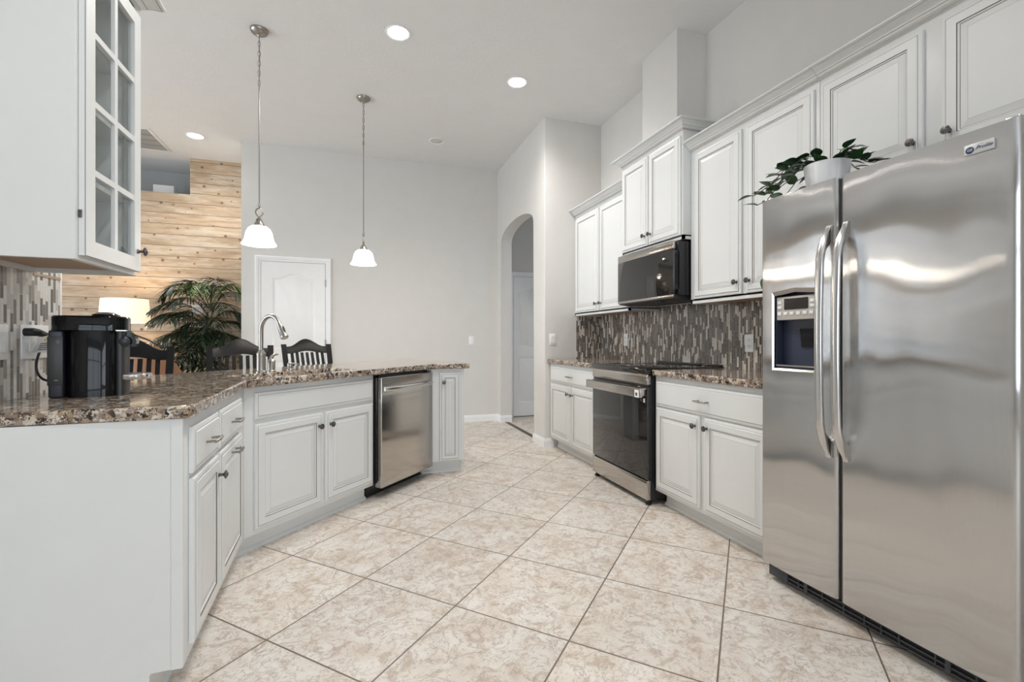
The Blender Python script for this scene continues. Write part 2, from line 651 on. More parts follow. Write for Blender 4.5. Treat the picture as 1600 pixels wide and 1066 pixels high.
def baked(o):
    """replace an object's modifiers or curve by a plain mesh object"""
    bpy.context.view_layer.update()
    dg = bpy.context.evaluated_depsgraph_get()
    me = bpy.data.meshes.new_from_object(o.evaluated_get(dg))
    n = bpy.data.objects.new('tmp', me)
    nm, par, mw = o.name, o.parent, o.matrix_basis.copy()
    bpy.data.objects.remove(o)
    n.name = nm
    COL.objects.link(n)
    n.parent = par
    n.matrix_basis = mw
    return n


def carve(o, boxes):
    """cut box-shaped recesses (x0,x1,y0,y1,z0,z1) out of a mesh object, in its own space"""
    b = MB()
    for bx in boxes:
        b.box(*bx[:6], bev=bx[6] if len(bx) > 6 else 0)
    c = b.build('cutter', o.data.materials[0].name and 'black', o.parent, smooth=False)
    c.data.materials.clear()
    c.data.materials.append(o.data.materials[0])
    c.matrix_basis = o.matrix_basis.copy()
    md = o.modifiers.new('cut', 'BOOLEAN')
    md.operation = 'DIFFERENCE'
    md.solver = 'EXACT'
    md.object = c
    n = baked(o)
    me = c.data
    bpy.data.objects.remove(c)
    bpy.data.meshes.remove(me)
    return n


def text(body, name, size, mats, parent, mtx, extrude=0.0006, shear=0.0):
    c = bpy.data.curves.new(name, 'FONT')
    c.body = body
    c.size = size
    c.extrude = extrude
    c.shear = shear
    c.align_x = 'CENTER'
    c.align_y = 'CENTER'
    o = bpy.data.objects.new(name, c)
    COL.objects.link(o)
    n = baked(o)
    n.data.materials.clear()
    n.data.materials.append(M[mats])
    n.parent = parent
    n.matrix_basis = mtx
    return n


# ------------------------------------------------------------------ the setting
CEIL = 3.42
XR = 2.51          # right wall
YE = 4.458         # return wall
XA = 1.85          # arch wall
YB = 6.138         # back wall
XB = -1.265        # back wall's left corner
YW = 6.90          # plank wall
XL = -1.12         # tiled wall at the left

b = MB(); b.box(-6.4, 4.6, -6.0, 8.0, -0.06, 0); struct(b.build('floor', 'floor'))
b = MB(); b.box(-6.4, 4.6, -6.0, 8.0, CEIL, CEIL + 0.08); struct(b.build('ceiling', 'ceil'))
b = MB()
b.box(XR, XR + 0.12, -1.3, YE + 0.1, 0, CEIL); b.box(XR, XR + 0.12, -5.6, -3.9, 0, CEIL)
b.box(XR, XR + 0.12, -3.9, -1.3, 0, 0.75); b.box(XR, XR + 0.12, -3.9, -1.3, 2.65, CEIL)
struct(b.build('wall_right', 'wall'))
b = MB()
for y in (-3.87, -2.6, -1.33):
    b.box(XR + 0.02, XR + 0.10, y - 0.03, y + 0.03, 0.75, 2.65)
for z in (0.78, 1.7, 2.62):
    b.box(XR + 0.02, XR + 0.10, -3.9, -1.3, z - 0.03, z + 0.03)
struct(b.build('window_3_added', 'trim'))  # unseen window, added only to go with the extra side daylight
b = MB(); b.box(2.0, XR + 0.12, YE, YE + 0.14, 0, CEIL); struct(b.build('wall_return', 'wall'))

b = MB()
pts = [(YE, 0), (4.763, 0), (4.763, 2.42)]
for i in range(1, 24):
    a = PI * i / 24
    pts.append((5.368 - 0.605 * math.cos(a), 2.42 + 0.172 * math.sin(a)))
pts += [(5.973, 2.42), (5.973, 0), (YB, 0), (YB, CEIL), (YE, CEIL)]
b.prism(pts, 'x', XA, 2.0)
es = []
for e in b.bm.edges:
    p0, p1 = e.verts[0].co, e.verts[1].co
    if abs(p0.x - XA) > 1e-4 or abs(p1.x - XA) > 1e-4 or abs(p0.y - YB) < 1e-4 and abs(p1.y - YB) < 1e-4:
        continue
    if abs(p0.z - p1.z) < 1e-5 and (p0.z < 0.01 or p0.z > CEIL - 0.01):
        continue
    es.append(e)
bmesh.ops.bevel(b.bm, geom=es, offset=0.012, segments=3, affect='EDGES', profile=0.5)
struct(b.build('wall_arch', 'wall', smooth=True))

b = MB(); b.box(XB, XA + 0.001, YB, YW + 0.15, 0, CEIL); struct(b.build('wall_back', 'wall'))
b = MB(); b.box(XA + 0.001, 4.5, 6.33, 6.45, 0, CEIL); struct(b.build('wall_hall', 'wall'))
b = MB(); b.box(3.4, 3.5, YE + 0.14, 6.33, 0, CEIL); struct(b.build('wall_hall_side', 'wall'))

# plank wall with the open ledge at its upper left, grey wall behind the ledge
b = MB()
b.prism([(-6.3, 0), (XB, 0), (XB, CEIL), (-1.995, CEIL), (-1.995, 2.955), (-6.3, 2.955)], 'y', YW, YW + 0.06)
struct(b.build('wall_planks', 'planks', smooth=False))
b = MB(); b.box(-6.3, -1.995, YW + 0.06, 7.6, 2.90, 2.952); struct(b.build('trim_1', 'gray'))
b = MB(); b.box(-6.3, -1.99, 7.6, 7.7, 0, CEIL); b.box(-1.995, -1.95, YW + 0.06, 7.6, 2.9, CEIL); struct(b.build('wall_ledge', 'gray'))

# tiled stub wall on the left
b = MB(); b.box(XL - 0.13, XL, 0.6, 2.33, 0, CEIL); struct(b.build('wall_left', 'wall'))

# rear wall with a wide window, living room wall with glass doors (behind and beside the camera)
b = MB()
b.box(-6.4, -1.55, -5.7, -5.58, 0, CEIL); b.box(2.95, 3.1, -5.7, -5.58, 0, CEIL)
b.box(-1.55, 2.95, -5.7, -5.58, 0, 0.45); b.box(-1.55, 2.95, -5.7, -5.58, 3.0, CEIL)
struct(b.build('wall_rear', 'wall'))
b = MB()
for x in (-1.53, -0.05, 1.45, 2.93):
    b.box(x - 0.03, x + 0.03, -5.68, -5.6, 0.45, 3.0)
for z in (0.48, 2.97, 2.2):
    b.box(-1.55, 2.95, -5.68, -5.6, z - 0.03, z + 0.03)
struct(b.build('window_1', 'trim'))
b = MB()
b.box(-6.1, -6.0, -5.7, 0.7, 0, CEIL); b.box(-6.1, -6.0, 5.1, 7.7, 0, CEIL); b.box(-6.1, -6.0, 0.7, 5.1, 2.95, CEIL)
struct(b.build('wall_living', 'wall'))
b = MB()
for y in (0.73, 2.2, 3.6, 5.07):
    b.box(-6.09, -6.02, y - 0.04, y + 0.04, 0, 2.95)
for z in (0.05, 2.2, 2.92):
    b.box(-6.09, -6.02, 0.7, 5.1, z - 0.05, z + 0.05)
struct(b.build('window_2', 'trim'))


def baseboard(name, pts, h=0.092, t=0.014, ext=0.0):
    """profile swept along straight floor runs: (x0,y0,x1,y1) with the room on the left-hand side of the direction"""
    b = MB()
    for x0, y0, x1, y1 in pts:
        d = Vector((x1 - x0, y1 - y0, 0)).normalized()
        n = Vector((-d.y, d.x, 0))
        prof = [(0, 0), (t, 0), (t, h * 0.72), (t * 0.75, h * 0.80), (t * 0.75, h * 0.86), (t * 0.35, h), (0, h)]
        rings = []
        for px, py in ((x0, y0), (x1, y1)):
            rings.append([Vector((px, py, z)) + n * o_ for o_, z in prof])
        b.sweep(rings)
    return struct(b.build(name, 'trim', smooth=False))


baseboard('baseboard_back', [(XA, YB, XB - 0.0, YB)])
baseboard('baseboard_arch', [(XA, 5.973, XA, YB), (XA, YE - 0.012, XA, 4.763), (2.0, 5.973, XA - 0.012, 5.973), (2.0, 4.763, 2.0, 4.76)])
baseboard('baseboard_return', [(1.95, YE, XA - 0.013, YE)])
b = MB(); b.box(1.90, 1.955, 4.763, 5.973, 0, 0.004, bev=0.0015); struct(b.build('trim_threshold', 'thresh'))

# mosaic backsplashes
b = MB(); b.box(XR - 0.008, XR, 1.65, YE, 0.90, 1.40); struct(b.build('wall_backsplash_right', 'mosaic_y'))
b = MB(); b.box(2.215, XR - 0.008, YE - 0.008, YE, 0.90, 1.40); struct(b.build('wall_backsplash_return', 'mosaic_x'))
b = MB(); b.box(XL, XL + 0.008, 1.69, 2.318, 0.905, 1.40); struct(b.build('wall_backsplash_left', 'mosaic_l'))
b = MB(); b.box(XL - 0.02, XL + 0.009, 2.318, 2.332, 0.90, 1.40, bev=0.003); struct(b.build('trim_2', 'trim'))
b = MB(); b.box(XL + 0.008, XL + 0.011, 2.155, 2.318, 1.352, 1.362); struct(b.build('trim_3', 'underwood'))


# ---- panel doors of the house
def arch_groove(b, xs, xe, z0, zt, rise, y, w=0.040, d=0.009):
    """a moulded rectangular panel whose top curves up: raised ring strip, then the field"""
    def outline(k):
        pts = [(xs + k, z0 + k), (xe - k, z0 + k)]
        n = 16
        for i in range(n + 1):
            u = i / n
            x = (xe - k) + ((xs + k) - (xe - k)) * u
            s = (1 - math.cos(2 * PI * min(1, max(0, (u - 0.08) / 0.84)))) / 2 if rise else 0
            pts.append((x, zt - k + rise * s))
        return pts
    rings = []
    for k, yy in ((0, y), (w * 0.3, y + d), (w * 0.55, y + d), (w, y + 0.001)):
        rings.append([b.bm.verts.new((p[0], yy, p[1])) for p in outline(k)])
    n = len(rings[0])
    for r0, r1 in zip(rings[:-1], rings[1:]):
        for i in range(n):
            b.bm.faces.new((r0[i], r0[(i + 1) % n], r1[(i + 1) % n], r1[i]))
    b.bm.faces.new(rings[-1])
    return outline(0)


def house_door(name, x0, x1, ztop, y, panels, casing=0.062, hinges=(), knob=None):
    """leaf x0..x1 on a wall face at y (room towards -y)"""
    b = MB()
    # leaf face with moulded panels: fill the flat face around each panel by strips
    f = y - 0.012
    zs = 0.012
    b.box(x0 + 0.001, x1 - 0.001, y - 0.0022, y - 0.0012, zs, ztop)
    xs_, xe_ = panels[0][0], panels[0][1]
    outs = []
    for (xs, xe, z0, zt, rise) in panels:
        outs.append(arch_groove(b, xs, xe, z0, zt, rise, f))
    # stiles
    for a, c in ((x0, xs_), (xe_, x1)):
        vs = [b.bm.verts.new(p) for p in ((a, f, zs), (c, f, zs), (c, f, ztop), (a, f, ztop))]
        b.bm.faces.new(vs)
    # rails between panels, following their outlines
    prev = zs
    for (xs, xe, z0, zt, rise), ol in zip(panels, outs):
        if isinstance(prev, float):
            low = [(xs, prev), (xe, prev)]
        else:
            low = prev
        vs = [b.bm.verts.new((p[0], f, p[1])) for p in low + [(xe, z0), (xs, z0)]]
        b.bm.faces.new(vs)
        prev = list(reversed(ol[2:]))
    vs = [b.bm.verts.new((p[0], f, p[1])) for p in prev + [(xe_, ztop), (xs_, ztop)]]
    b.bm.faces.new(vs)
    for (a, c, e, g_) in ((x0, x0, zs, ztop), (x1, x1, zs, ztop)):
        b.bm.faces.new([b.bm.verts.new(p) for p in ((a, f, e), (a, f + 0.0105, e), (a, f + 0.0105, g_), (a, f, g_))])
    root = struct(b.build(name, 'trim', smooth=True, ang=0.9))
    b = MB()
    gp = 0.004
    prof = [(0, 0.001), (0, -0.010), (0.004, -0.012), (casing * 0.4, -0.012), (casing * 0.46, -0.018), (casing - 0.006, -0.020), (casing, -0.016), (casing, 0.001)]
    b.sweep([[Vector((px + mx * w_, y + yo, pz + mz * w_)) for w_, yo in prof]
             for px, pz, mx, mz in ((x0 - gp, 0, -1, 0), (x0 - gp, ztop + gp, -1, 1), (x1 + gp, ztop + gp, 1, 1), (x1 + gp, 0, 1, 0))])
    b.build('door_casing', 'trim', root)
    b = MB()
    b.box(x0 - gp, x1 + gp, y - 0.0010, y, 0, ztop + gp)
    b.build('door_gap', 'seam', root)
    for z in hinges:
        b = MB()
        b.lathe([(0.007, z - 0.045), (0.007, z + 0.045)], (x1 + 0.002, y - 0.0135, 0), seg=10)
        b.build('hinge', 'nickel', root)
    return root


house_door('door_1', -1.056, -0.356, 2.038, YB, [(-0.936, -0.470, 0.20, 0.86, 0), (-0.936, -0.470, 1.00, 1.845, 0.06)], hinges=(0.25, 1.07, 1.80))
house_door('door_2', 2.145, 2.855, 2.02, 6.33, [(2.215, 2.785, 0.20, 0.86, 0), (2.215, 2.785, 1.00, 1.80, 0.10)])


# ------------------------------------------------------------------ cabinet parts (local frame: x along the run, y back into the wall, z up; the face frame's front is y = 0)
def knob(parent, x, z, y=-0.022, mats='pewter'):
    b = MB()
    b.lathe([(0.009, 0.0), (0.008, 0.003), (0.0055, 0.006), (0.0055, 0.016), (0.010, 0.019), (0.0165, 0.023), (0.0165, 0.026),
             (0.013, 0.0265), (0.012, 0.029), (0.008, 0.0295), (0.006, 0.032), (0.0, 0.033)], (x, y, z), axis='y', seg=16)
    return b.build('knob', mats, parent)


def pull(parent, x, z, y=-0.02, w=0.10, mats='nickel'):
    b = MB()
    b.tube([(x - w / 2, y - 0.03, z), (x - w / 4, y - 0.032, z), (x, y - 0.033, z), (x + w / 4, y - 0.032, z), (x + w / 2, y - 0.03, z)], [0.005, 0.0058, 0.0062, 0.0058, 0.005], 10)
    for s in (-1, 1):
        b.tube([(x + s * w * 0.38, y, z), (x + s * w * 0.38, y - 0.031, z)], 0.0045, 8)
    return b.build('handle', mats, parent)


def door(parent, x0, x1, z0, z1, kx=None, kz=None, kh='knob', field=0.052):
    b = MB()
    b.panel(x0, x1, z0, z1, -0.001, 0.02, True, field)
    d = b.build('door', ['cab', 'glaze', 'glaze2'], parent, smooth=False)
    if kx is not None:
        (knob if kh == 'knob' else pull)(d, kx, kz, y=-0.021)
    return d


def drawer(parent, x0, x1, z0, z1, pulls=True, name='drawer'):
    b = MB()
    b.panel(x0, x1, z0, z1, -0.001, 0.02, False)
    d = b.build(name, ['cab', 'glaze', 'glaze2'], parent, smooth=False)
    if pulls:
        pull(d, (x0 + x1) / 2, (z0 + z1) / 2, y=-0.021)
    return d


def base_carcass(root, w, depth, toe=0.085, h=0.874, end_left=False, x0=0.0):
    b = MB()
    b.box(x0, w, 0, depth, 0.105, h, bev=0.002)
    b.build('carcass', 'cab', root)
    b = MB()
    b.box(x0 + 0.003, w - 0.003, toe, depth - 0.01, 0.0, 0.105)
    b.prism([(toe, 0.0), (toe - 0.014, 0.0), (toe - 0.013, 0.008), (toe - 0.008, 0.016), (toe, 0.021)], 'x', x0, w)
    b.build('toe_kick', 'cab', root, smooth=False)


def crown(root, segs, z, out=0.075, h=0.058):
    """segs: polyline of (x, y) outer face points with outward mitre vectors (mx, my)"""
    prof = [(0, 0), (0.010, 0), (0.011, 0.008), (0.020, 0.013), (0.026, 0.022), (0.030, 0.0225), (0.030, 0.027), (0.036, 0.034), (0.050, 0.043),
            (0.062, 0.046), (0.066, 0.0465), (0.066, 0.050), (0.075, 0.052), (0.075, 0.058), (0, 0.058)]
    b = MB()
    rings = []
    for (x, y, mx, my) in segs:
        rings.append([Vector((x + mx * o_ * out / 0.075, y + my * o_ * out / 0.075, z + zz * h / 0.058)) for o_, zz in prof])
    b.sweep(rings)
    b.bm.faces.ensure_lookup_table()
    k = len(prof)
    for i in range((len(rings) - 1) * k):
        if i % k in (1, 4, 9):
            b.bm.faces[i].material_index = 1
    return b.build('crown_molding', ['cab', 'glaze2'], root, smooth=False)


# ------------------------------------------------------------------ right-hand run
RR = -PI / 2
XF = 1.912          # base face plane
XU = 2.20           # wall-cabinet face plane


def lx(y, y0):
    return y0 - y


# base cabinet beside the refrigerator
Y0 = 2.658
r = thing('base_cabinet', 'white base cabinet with one wide drawer between the oven and the refrigerator', 'cabinet', (XF, Y0, 0), RR)
base_carcass(r, 0.945, XR - 0.01 - XF)
drawer(r, 0.022, 0.925, 0.678, 0.842)
door(r, 0.022, 0.435, 0.13, 0.668, 0.435 - 0.03, 0.61)
door(r, 0.472, 0.925, 0.13, 0.668, 0.472 + 0.03, 0.61)

# base cabinet at the switch wall
Y0 = YE - 0.012
r = thing('base_cabinet', 'white base cabinet with one narrow drawer between the oven and the light switch wall', 'cabinet', (XF, Y0, 0), RR)
base_carcass(r, Y0 - 3.432, XR - 0.01 - XF)
drawer(r, 0.045, 0.985, 0.69, 0.842)
door(r, 0.045, 0.505, 0.125, 0.668, 0.505 - 0.035, 0.60)
door(r, 0.525, 0.985, 0.125, 0.668, 0.525 + 0.035, 0.60)


def worktop(name, label, outline, holes=(), z0=0.875, z1=0.915):
    c = bpy.data.curves.new(name, 'CURVE')
    c.dimensions = '2D'
    c.fill_mode = 'BOTH'
    bv = 0.008
    for pts in [outline] + list(holes):
        s = c.splines.new('POLY')
        s.points.add(len(pts) - 1)
        for p, q in zip(s.points, pts):
            p.co = (q[0], q[1], 0, 1)
        s.use_cyclic_u = True
    c.extrude = (z1 - z0) / 2 - bv
    c.bevel_depth = bv
    c.bevel_resolution = 3
    c.offset = -bv
    o = bpy.data.objects.new(name, c)
    COL.objects.link(o)
    n = baked(o)
    n.data.transform(Matrix.Translation((0, 0, (z0 + z1) / 2)))
    n.data.materials.clear()
    n.data.materials.append(M['granite'])
    for p in n.data.polygons:
        p.use_smooth = False
    return n


def rounded(pts, rad, n=5):
    """round the corners of a polygon; rad: radius per corner"""
    out = []
    k = len(pts)
    for i, p in enumerate(pts):
        r_ = rad[i] if isinstance(rad, (list, tuple)) else rad
        if r_ <= 0:
            out.append(p)
            continue
        p = Vector(p)
        a = (Vector(pts[i - 1]) - p).normalized()
        c = (Vector(pts[(i + 1) % k]) - p).normalized()
        for j in range(n + 1):
            t = j / n
            q0 = p + a * r_ * (1 - t)
            q1 = p + c * r_ * t
            out.append(tuple(q0 * (1 - t) + q1 * t))
    return out


o = worktop('countertop', '', rounded([(1.876, 1.70), (XR - 0.009, 1.70), (XR - 0.009, 2.655), (1.876, 2.655)], [0, 0, 0, 0.015]))
tag(o, 'brown granite countertop between the oven and the refrigerator', 'countertop')
o = worktop('countertop', '', rounded([(1.876, 3.434), (XR - 0.009, 3.434), (XR - 0.009, YE - 0.009), (1.876, YE - 0.001)], [0, 0, 0, 0.02]))
tag(o, 'small brown granite countertop between the oven and the light switch wall', 'countertop')


# ---- range (oven)
Y0 = 3.43
r = thing('range', 'black and stainless steel slide-in oven with black glass cooktop', 'oven', (1.85, Y0, 0), RR)
WR = 0.765
b = MB(); b.box(0.006, WR - 0.006, 0.03, 0.64, 0.03, 0.884, bev=0.004); b.build('body', 'black', r)
b = MB()
b.box(-0.001, WR + 0.001, -0.012, 0.645, 0.884, 0.922, bev=0.006)
b.box(0.02, WR - 0.02, 0.615, 0.652, 0.915, 0.936, bev=0.004)
ct = b.build('cooktop', 'glassblack', r)
for x, y, rd in ((0.2, 0.17, 0.085), (0.2, 0.43, 0.075), (0.56, 0.17, 0.105), (0.56, 0.43, 0.075), (0.38, 0.48, 0.05)):
    b = MB()
    b.lathe([(rd, 0.9221), (rd, 0.9226), (rd - 0.002, 0.9226), (rd - 0.002, 0.9221)], (x, y, 0), seg=40, caps=False)
    b.build('burner_ring', 'slate', ct)
b = MB(); b.box(0.004, WR - 0.004, 0.0, 0.03, 0.812, 0.882, bev=0.004); b.build('control_strip', 'steel2', r)
b = MB(); b.box(0.004, WR - 0.004, 0.012, 0.03, 0.796, 0.812); b.build('vent_gap', 'black', r)
b = MB()
b.box(0.004, WR - 0.004, 0.002, 0.032, 0.176, 0.795, 0, bev=0.003)
dr = b.build('door', 'glassblack', r)
b = MB()
b.box(-0.002, WR + 0.002, -0.058, -0.040, 0.727, 0.790, bev=0.004)
b.box(0.02, 0.06, -0.041, 0.004, 0.735, 0.782, bev=0.003); b.box(WR - 0.06, WR - 0.02, -0.041, 0.004, 0.735, 0.782, bev=0.003)
b.box(-0.002, WR + 0.002, -0.058, -0.010, 0.781, 0.790, bev=0.003)
hd = b.build('handle', 'steel2', dr)
b = MB(); b.box(WR - 0.062, WR - 0.012, -0.0595, -0.0578, 0.728, 0.778); b.box(WR - 0.05, WR - 0.03, -0.0602, -0.0595, 0.738, 0.760, 1)
s_ = b.build('sticker', ['sticker', 'ink'], hd); s_['label'] = 'white paper sticker'
b = MB(); b.box(WR - 0.048, WR - 0.030, 0.0010, 0.003, 0.690, 0.716); s_ = b.build('energy_label', 'sticker', dr); s_['label'] = 'small white label'
b = MB(); b.box(0.004, WR - 0.004, 0.0, 0.03, 0.036, 0.166, bev=0.004); b.build('drawer', 'steel2', r)
b = MB(); b.box(0.01, WR - 0.01, 0.016, 0.028, 0.166, 0.176); b.build('drawer_gap', 'black', r)
for x, y in ((0.03, 0.03), (WR - 0.03, 0.03), (0.03, 0.6), (WR - 0.03, 0.6)):
    b = MB(); b.lathe([(0.02, 0), (0.02, 0.012), (0.012, 0.014), (0.012, 0.034)], (x, y, 0), seg=14); b.build('foot', 'matteblack', r)


# ---- wall cabinets
def wall_cabinet(label, y0, y1, xf, z0, z1, doors, knobz, crownz=None, crown_pts=None):
    r = thing('wall_cabinet', label, 'cabinet', (xf, y0, z0), RR)
    w = y0 - y1
    dp = XR - 0.009 - xf
    b = MB()
    b.box(0, w, 0, dp, 0.018, z1 - z0, 0, bev=0.002)
    b.box(0, w, 0, 0.02, 0, 0.03, 0)
    b.box(0, 0.016, 0, dp, 0, 0.03, 0)
    b.box(w - 0.016, w, 0, dp, 0, 0.03, 0)
    b.box(0.016, w - 0.016, 0.02, dp, 0.012, 0.018, 1)
    b.build('carcass', ['cab', 'underwood'], r)
    for (a, c, d0, d1, k) in doors:
        kx = c - 0.03 if k == 'r' else a + 0.03
        door(r, a, c, d0 - z0, d1 - z0, kx, knobz - z0)
    if crown_pts:
        crown(r, crown_pts, crownz - z0)
    return r


w = YE - 0.001 - 3.428
wall_cabinet('white two-door wall cabinet left of the microwave at the switch wall', YE - 0.001, 3.428, XU, 1.362, 2.415,
             [(0.045, 0.525, 1.392, 2.375, 'r'), (0.55, 1.012, 1.392, 2.375, 'l')], 1.46, 2.412, [(0, 0, 0, -1), (w, 0, 0, -1)])
w = 3.426 - 2.662
wall_cabinet('white short wall cabinet mounted above the microwave, deeper and taller than its neighbours', 3.426, 2.662, 2.135, 1.812, 2.568,
             [(0.014, 0.372, 1.838, 2.528, 'r'), (0.388, 0.752, 1.838, 2.528, 'l')], 1.915, 2.562,
             [(0, XR - 0.01 - 2.135, -1, 0), (0, 0, -1, -1), (w, 0, 1, -1), (w, XR - 0.01 - 2.135, 1, 0)])
w = 2.660 - 1.716
wall_cabinet('white tall two-door wall cabinet between the microwave and the refrigerator', 2.660, 1.716, XU, 1.362, 2.415,
             [(0.045, 0.457, 1.392, 2.378, 'r'), (0.492, 0.922, 1.392, 2.378, 'l')], 1.464, 2.412, [(0, 0, 0, -1), (w, 0, 0, -1)])
w = 1.714 - 0.70
wall_cabinet('white two-door wall cabinet above the refrigerator', 1.714, 0.70, XU, 1.83, 2.415,
             [(0.014, 0.451, 1.862, 2.382, 'r'), (0.514, 0.96, 1.862, 2.382, 'l')], 1.928, 2.412, [(0, 0, 0, -1), (w, 0, 0, -1)])

# boxed duct rising from the cabinet above the microwave
b = MB(); b.box(2.25, XR, 2.872, 3.31, 2.60, CEIL)
struct(b.build('wall_duct', 'wall'))

# ---- microwave
YM0 = 3.42
r = thing('microwave', 'black glass and stainless steel microwave mounted over the oven', 'microwave', (2.085, YM0, 1.405), RR)
WM = 0.745
b = MB(); b.box(0, WM, 0.032, XR - 0.012 - 2.085, 0.02, 0.397, bev=0.003); b.build('body', 'black', r)
b = MB(); b.prism([(0.0, 0.022), (0.39, 0.022), (0.39, 0.0), (0.10, -0.012), (0.0, 0.0)], 'x', 0.02, WM - 0.02); b.box(0.45, 0.52, 0.05, 0.10, -0.012, 0.0)
b.build('hood_base', 'matteblack', r)
b = MB(); b.box(0, WM - 0.028, 0, 0.03, 0.345, 0.402, bev=0.003); b.build('top_strip', 'steel2', r)
b = MB(); b.box(0, WM - 0.028, 0.0, 0.03, 0.026, 0.344, bev=0.002); dm = b.build('door', 'glassblack', r)
b = MB(); b.box(0, WM - 0.028, -0.001, 0.03, 0.008, 0.026, bev=0.002); b.build('bottom_strip', 'steel2', dm)
b = MB(); b.box(WM - 0.0278, WM - 0.0275 + 0.018, -0.002, 0.03, 0.06, 0.33, bev=0.003); b.build('handle', 'slate', dm)
b = MB(); b.box(WM - 0.0275 + 0.018, WM - 0.0065, 0.006, 0.024, 0.09, 0.31); b.build('handle_pocket', 'gloss', dm)

# ---- refrigerator
XFR = 1.80
Y0 = 1.702
r = thing('refrigerator', 'large stainless steel side-by-side refrigerator with ice dispenser', 'refrigerator', (XFR, Y0, 0), RR)
b = MB(); b.box(0.008, 0.892, 0.078, 0.70, 0.03, 1.757, bev=0.004); b.build('body', 'grille', r)


def fr_door(x0, x1, nm):
    """a door with softly rounded vertical edges and a faint bow"""
    b = MB()
    pts = []
    n = 24
    rr_ = 0.016
    for i in range(n + 1):
        u = i / n
        x = x0 + (x1 - x0) * u
        e = min(x - x0, x1 - x)
        y = 0.0
        if e < rr_:
            y = rr_ - math.sqrt(max(0, rr_ ** 2 - (rr_ - e) ** 2))
        y += 0.006 * (2 * u - 1) ** 2
        pts.append((x, y))
    # denser points at the edges
    ed = [(x0 + rr_ * (1 - math.cos(PI / 2 * k / 6)), rr_ * (1 - math.sin(PI / 2 * k / 6)) + 0.006) for k in range(7)]
    ed2 = [(x1 - rr_ * (1 - math.cos(PI / 2 * k / 6)), rr_ * (1 - math.sin(PI / 2 * k / 6)) + 0.006) for k in range(6, -1, -1)]
    mid = [p for p in pts if x0 + rr_ + 0.004 < p[0] < x1 - rr_ - 0.004]
    pts = ed + mid + ed2 + [(x1, 0.07), (x0, 0.07)]
    b.prism(pts, 'z', 0.088, 1.762)
    return b.build(nm, 'steel', r, smooth=True, ang=0.5)


fz = fr_door(0.0, 0.366, 'freezer_door')
ZD0, ZD1, XD0, XD1 = 0.990, 1.325, 0.082, 0.286
fz = carve(fz, [(XD0, XD1, -0.03, 0.055, ZD0, ZD1)])
fr = fr_door(0.378, 0.897, 'fridge_door')
for p in list(fz.data.polygons) + list(fr.data.polygons):
    pass
b = MB(); b.box(0.3665, 0.3775, 0.02, 0.074, 0.09, 1.755); b.build('door_gasket', 'matteblack', r)
# dispenser
b = MB()
for k in (0,):
    o_ = 0.010
    b.sweep([[Vector(p) for p in ((XD0 - o_, y_, ZD0 - o_), (XD1 + o_, y_, ZD0 - o_), (XD1 + o_, y_, ZD1 + o_ * 0.6), ((XD0 + XD1) / 2, y_, ZD1 + o_ * 1.8), (XD0 - o_, y_, ZD1 + o_ * 0.6))] for y_ in (0.006, -0.006)]
            + [[Vector(p) for p in ((XD0, y_, ZD0), (XD1, y_, ZD0), (XD1, y_, ZD1 - 0.012), ((XD0 + XD1) / 2, y_, ZD1 - 0.001), (XD0, y_, ZD1 - 0.012))] for y_ in (-0.004, 0.012)], caps=False)
dp = b.build('dispenser', 'steelh', fz, smooth=False)
b = MB()
b.box(XD0, XD1, 0.048, 0.054, ZD0, ZD1); b.box(XD0, XD0 + 0.006, 0.006, 0.05, ZD0, ZD1); b.box(XD1 - 0.006, XD1, 0.006, 0.05, ZD0, ZD1); b.box(XD0, XD1, 0.006, 0.05, ZD0, ZD0 + 0.010)
b.build('dispenser_recess', 'recess', fz)
b = MB(); b.box(XD0 + 0.003, XD1 - 0.003, 0.006, 0.045, 1.205, 1.308, bev=0.003)
cp = b.build('control_panel', 'panelbeige', fz)
b = MB(); b.box(XD0 + 0.045, XD1 - 0.045, 0.003, 0.008, 1.250, 1.298); b.build('display', 'display', cp)
for k in range(6):
    b = MB(); b.box(XD0 + 0.012 + k * 0.031, XD0 + 0.030 + k * 0.031, 0.002, 0.008, 1.226, 1.240, bev=0.001); b.build('button', 'plastic', cp)
for z in (1.255, 1.276):
    b = MB(); b.box(XD0 + 0.012, XD0 + 0.032, 0.002, 0.008, z, z + 0.013, bev=0.001); b.build('button', 'plastic', cp)
    b = MB(); b.box(XD1 - 0.034, XD1 - 0.012, 0.002, 0.008, z, z + 0.013, bev=0.001); b.build('button', 'plastic', cp)
b = MB(); b.prism([(0.012, 1.205), (0.042, 1.205), (0.042, 1.165), (0.02, 1.165)], 'x', XD0 + 0.085, XD1 - 0.015); b.build('dispenser_spout', 'slate', fz)
b = MB(); b.prism([(0.030, 1.165), (0.036, 1.165), (0.046, 1.085), (0.040, 1.085)], 'x', XD0 + 0.10, XD1 - 0.03); b.build('dispenser_paddle', 'gloss', fz)
b = MB(); b.box(XD0 + 0.006, XD1 - 0.006, 0.0, 0.045, ZD0 + 0.010, ZD0 + 0.016); b.build('drip_tray', 'steelh', fz)


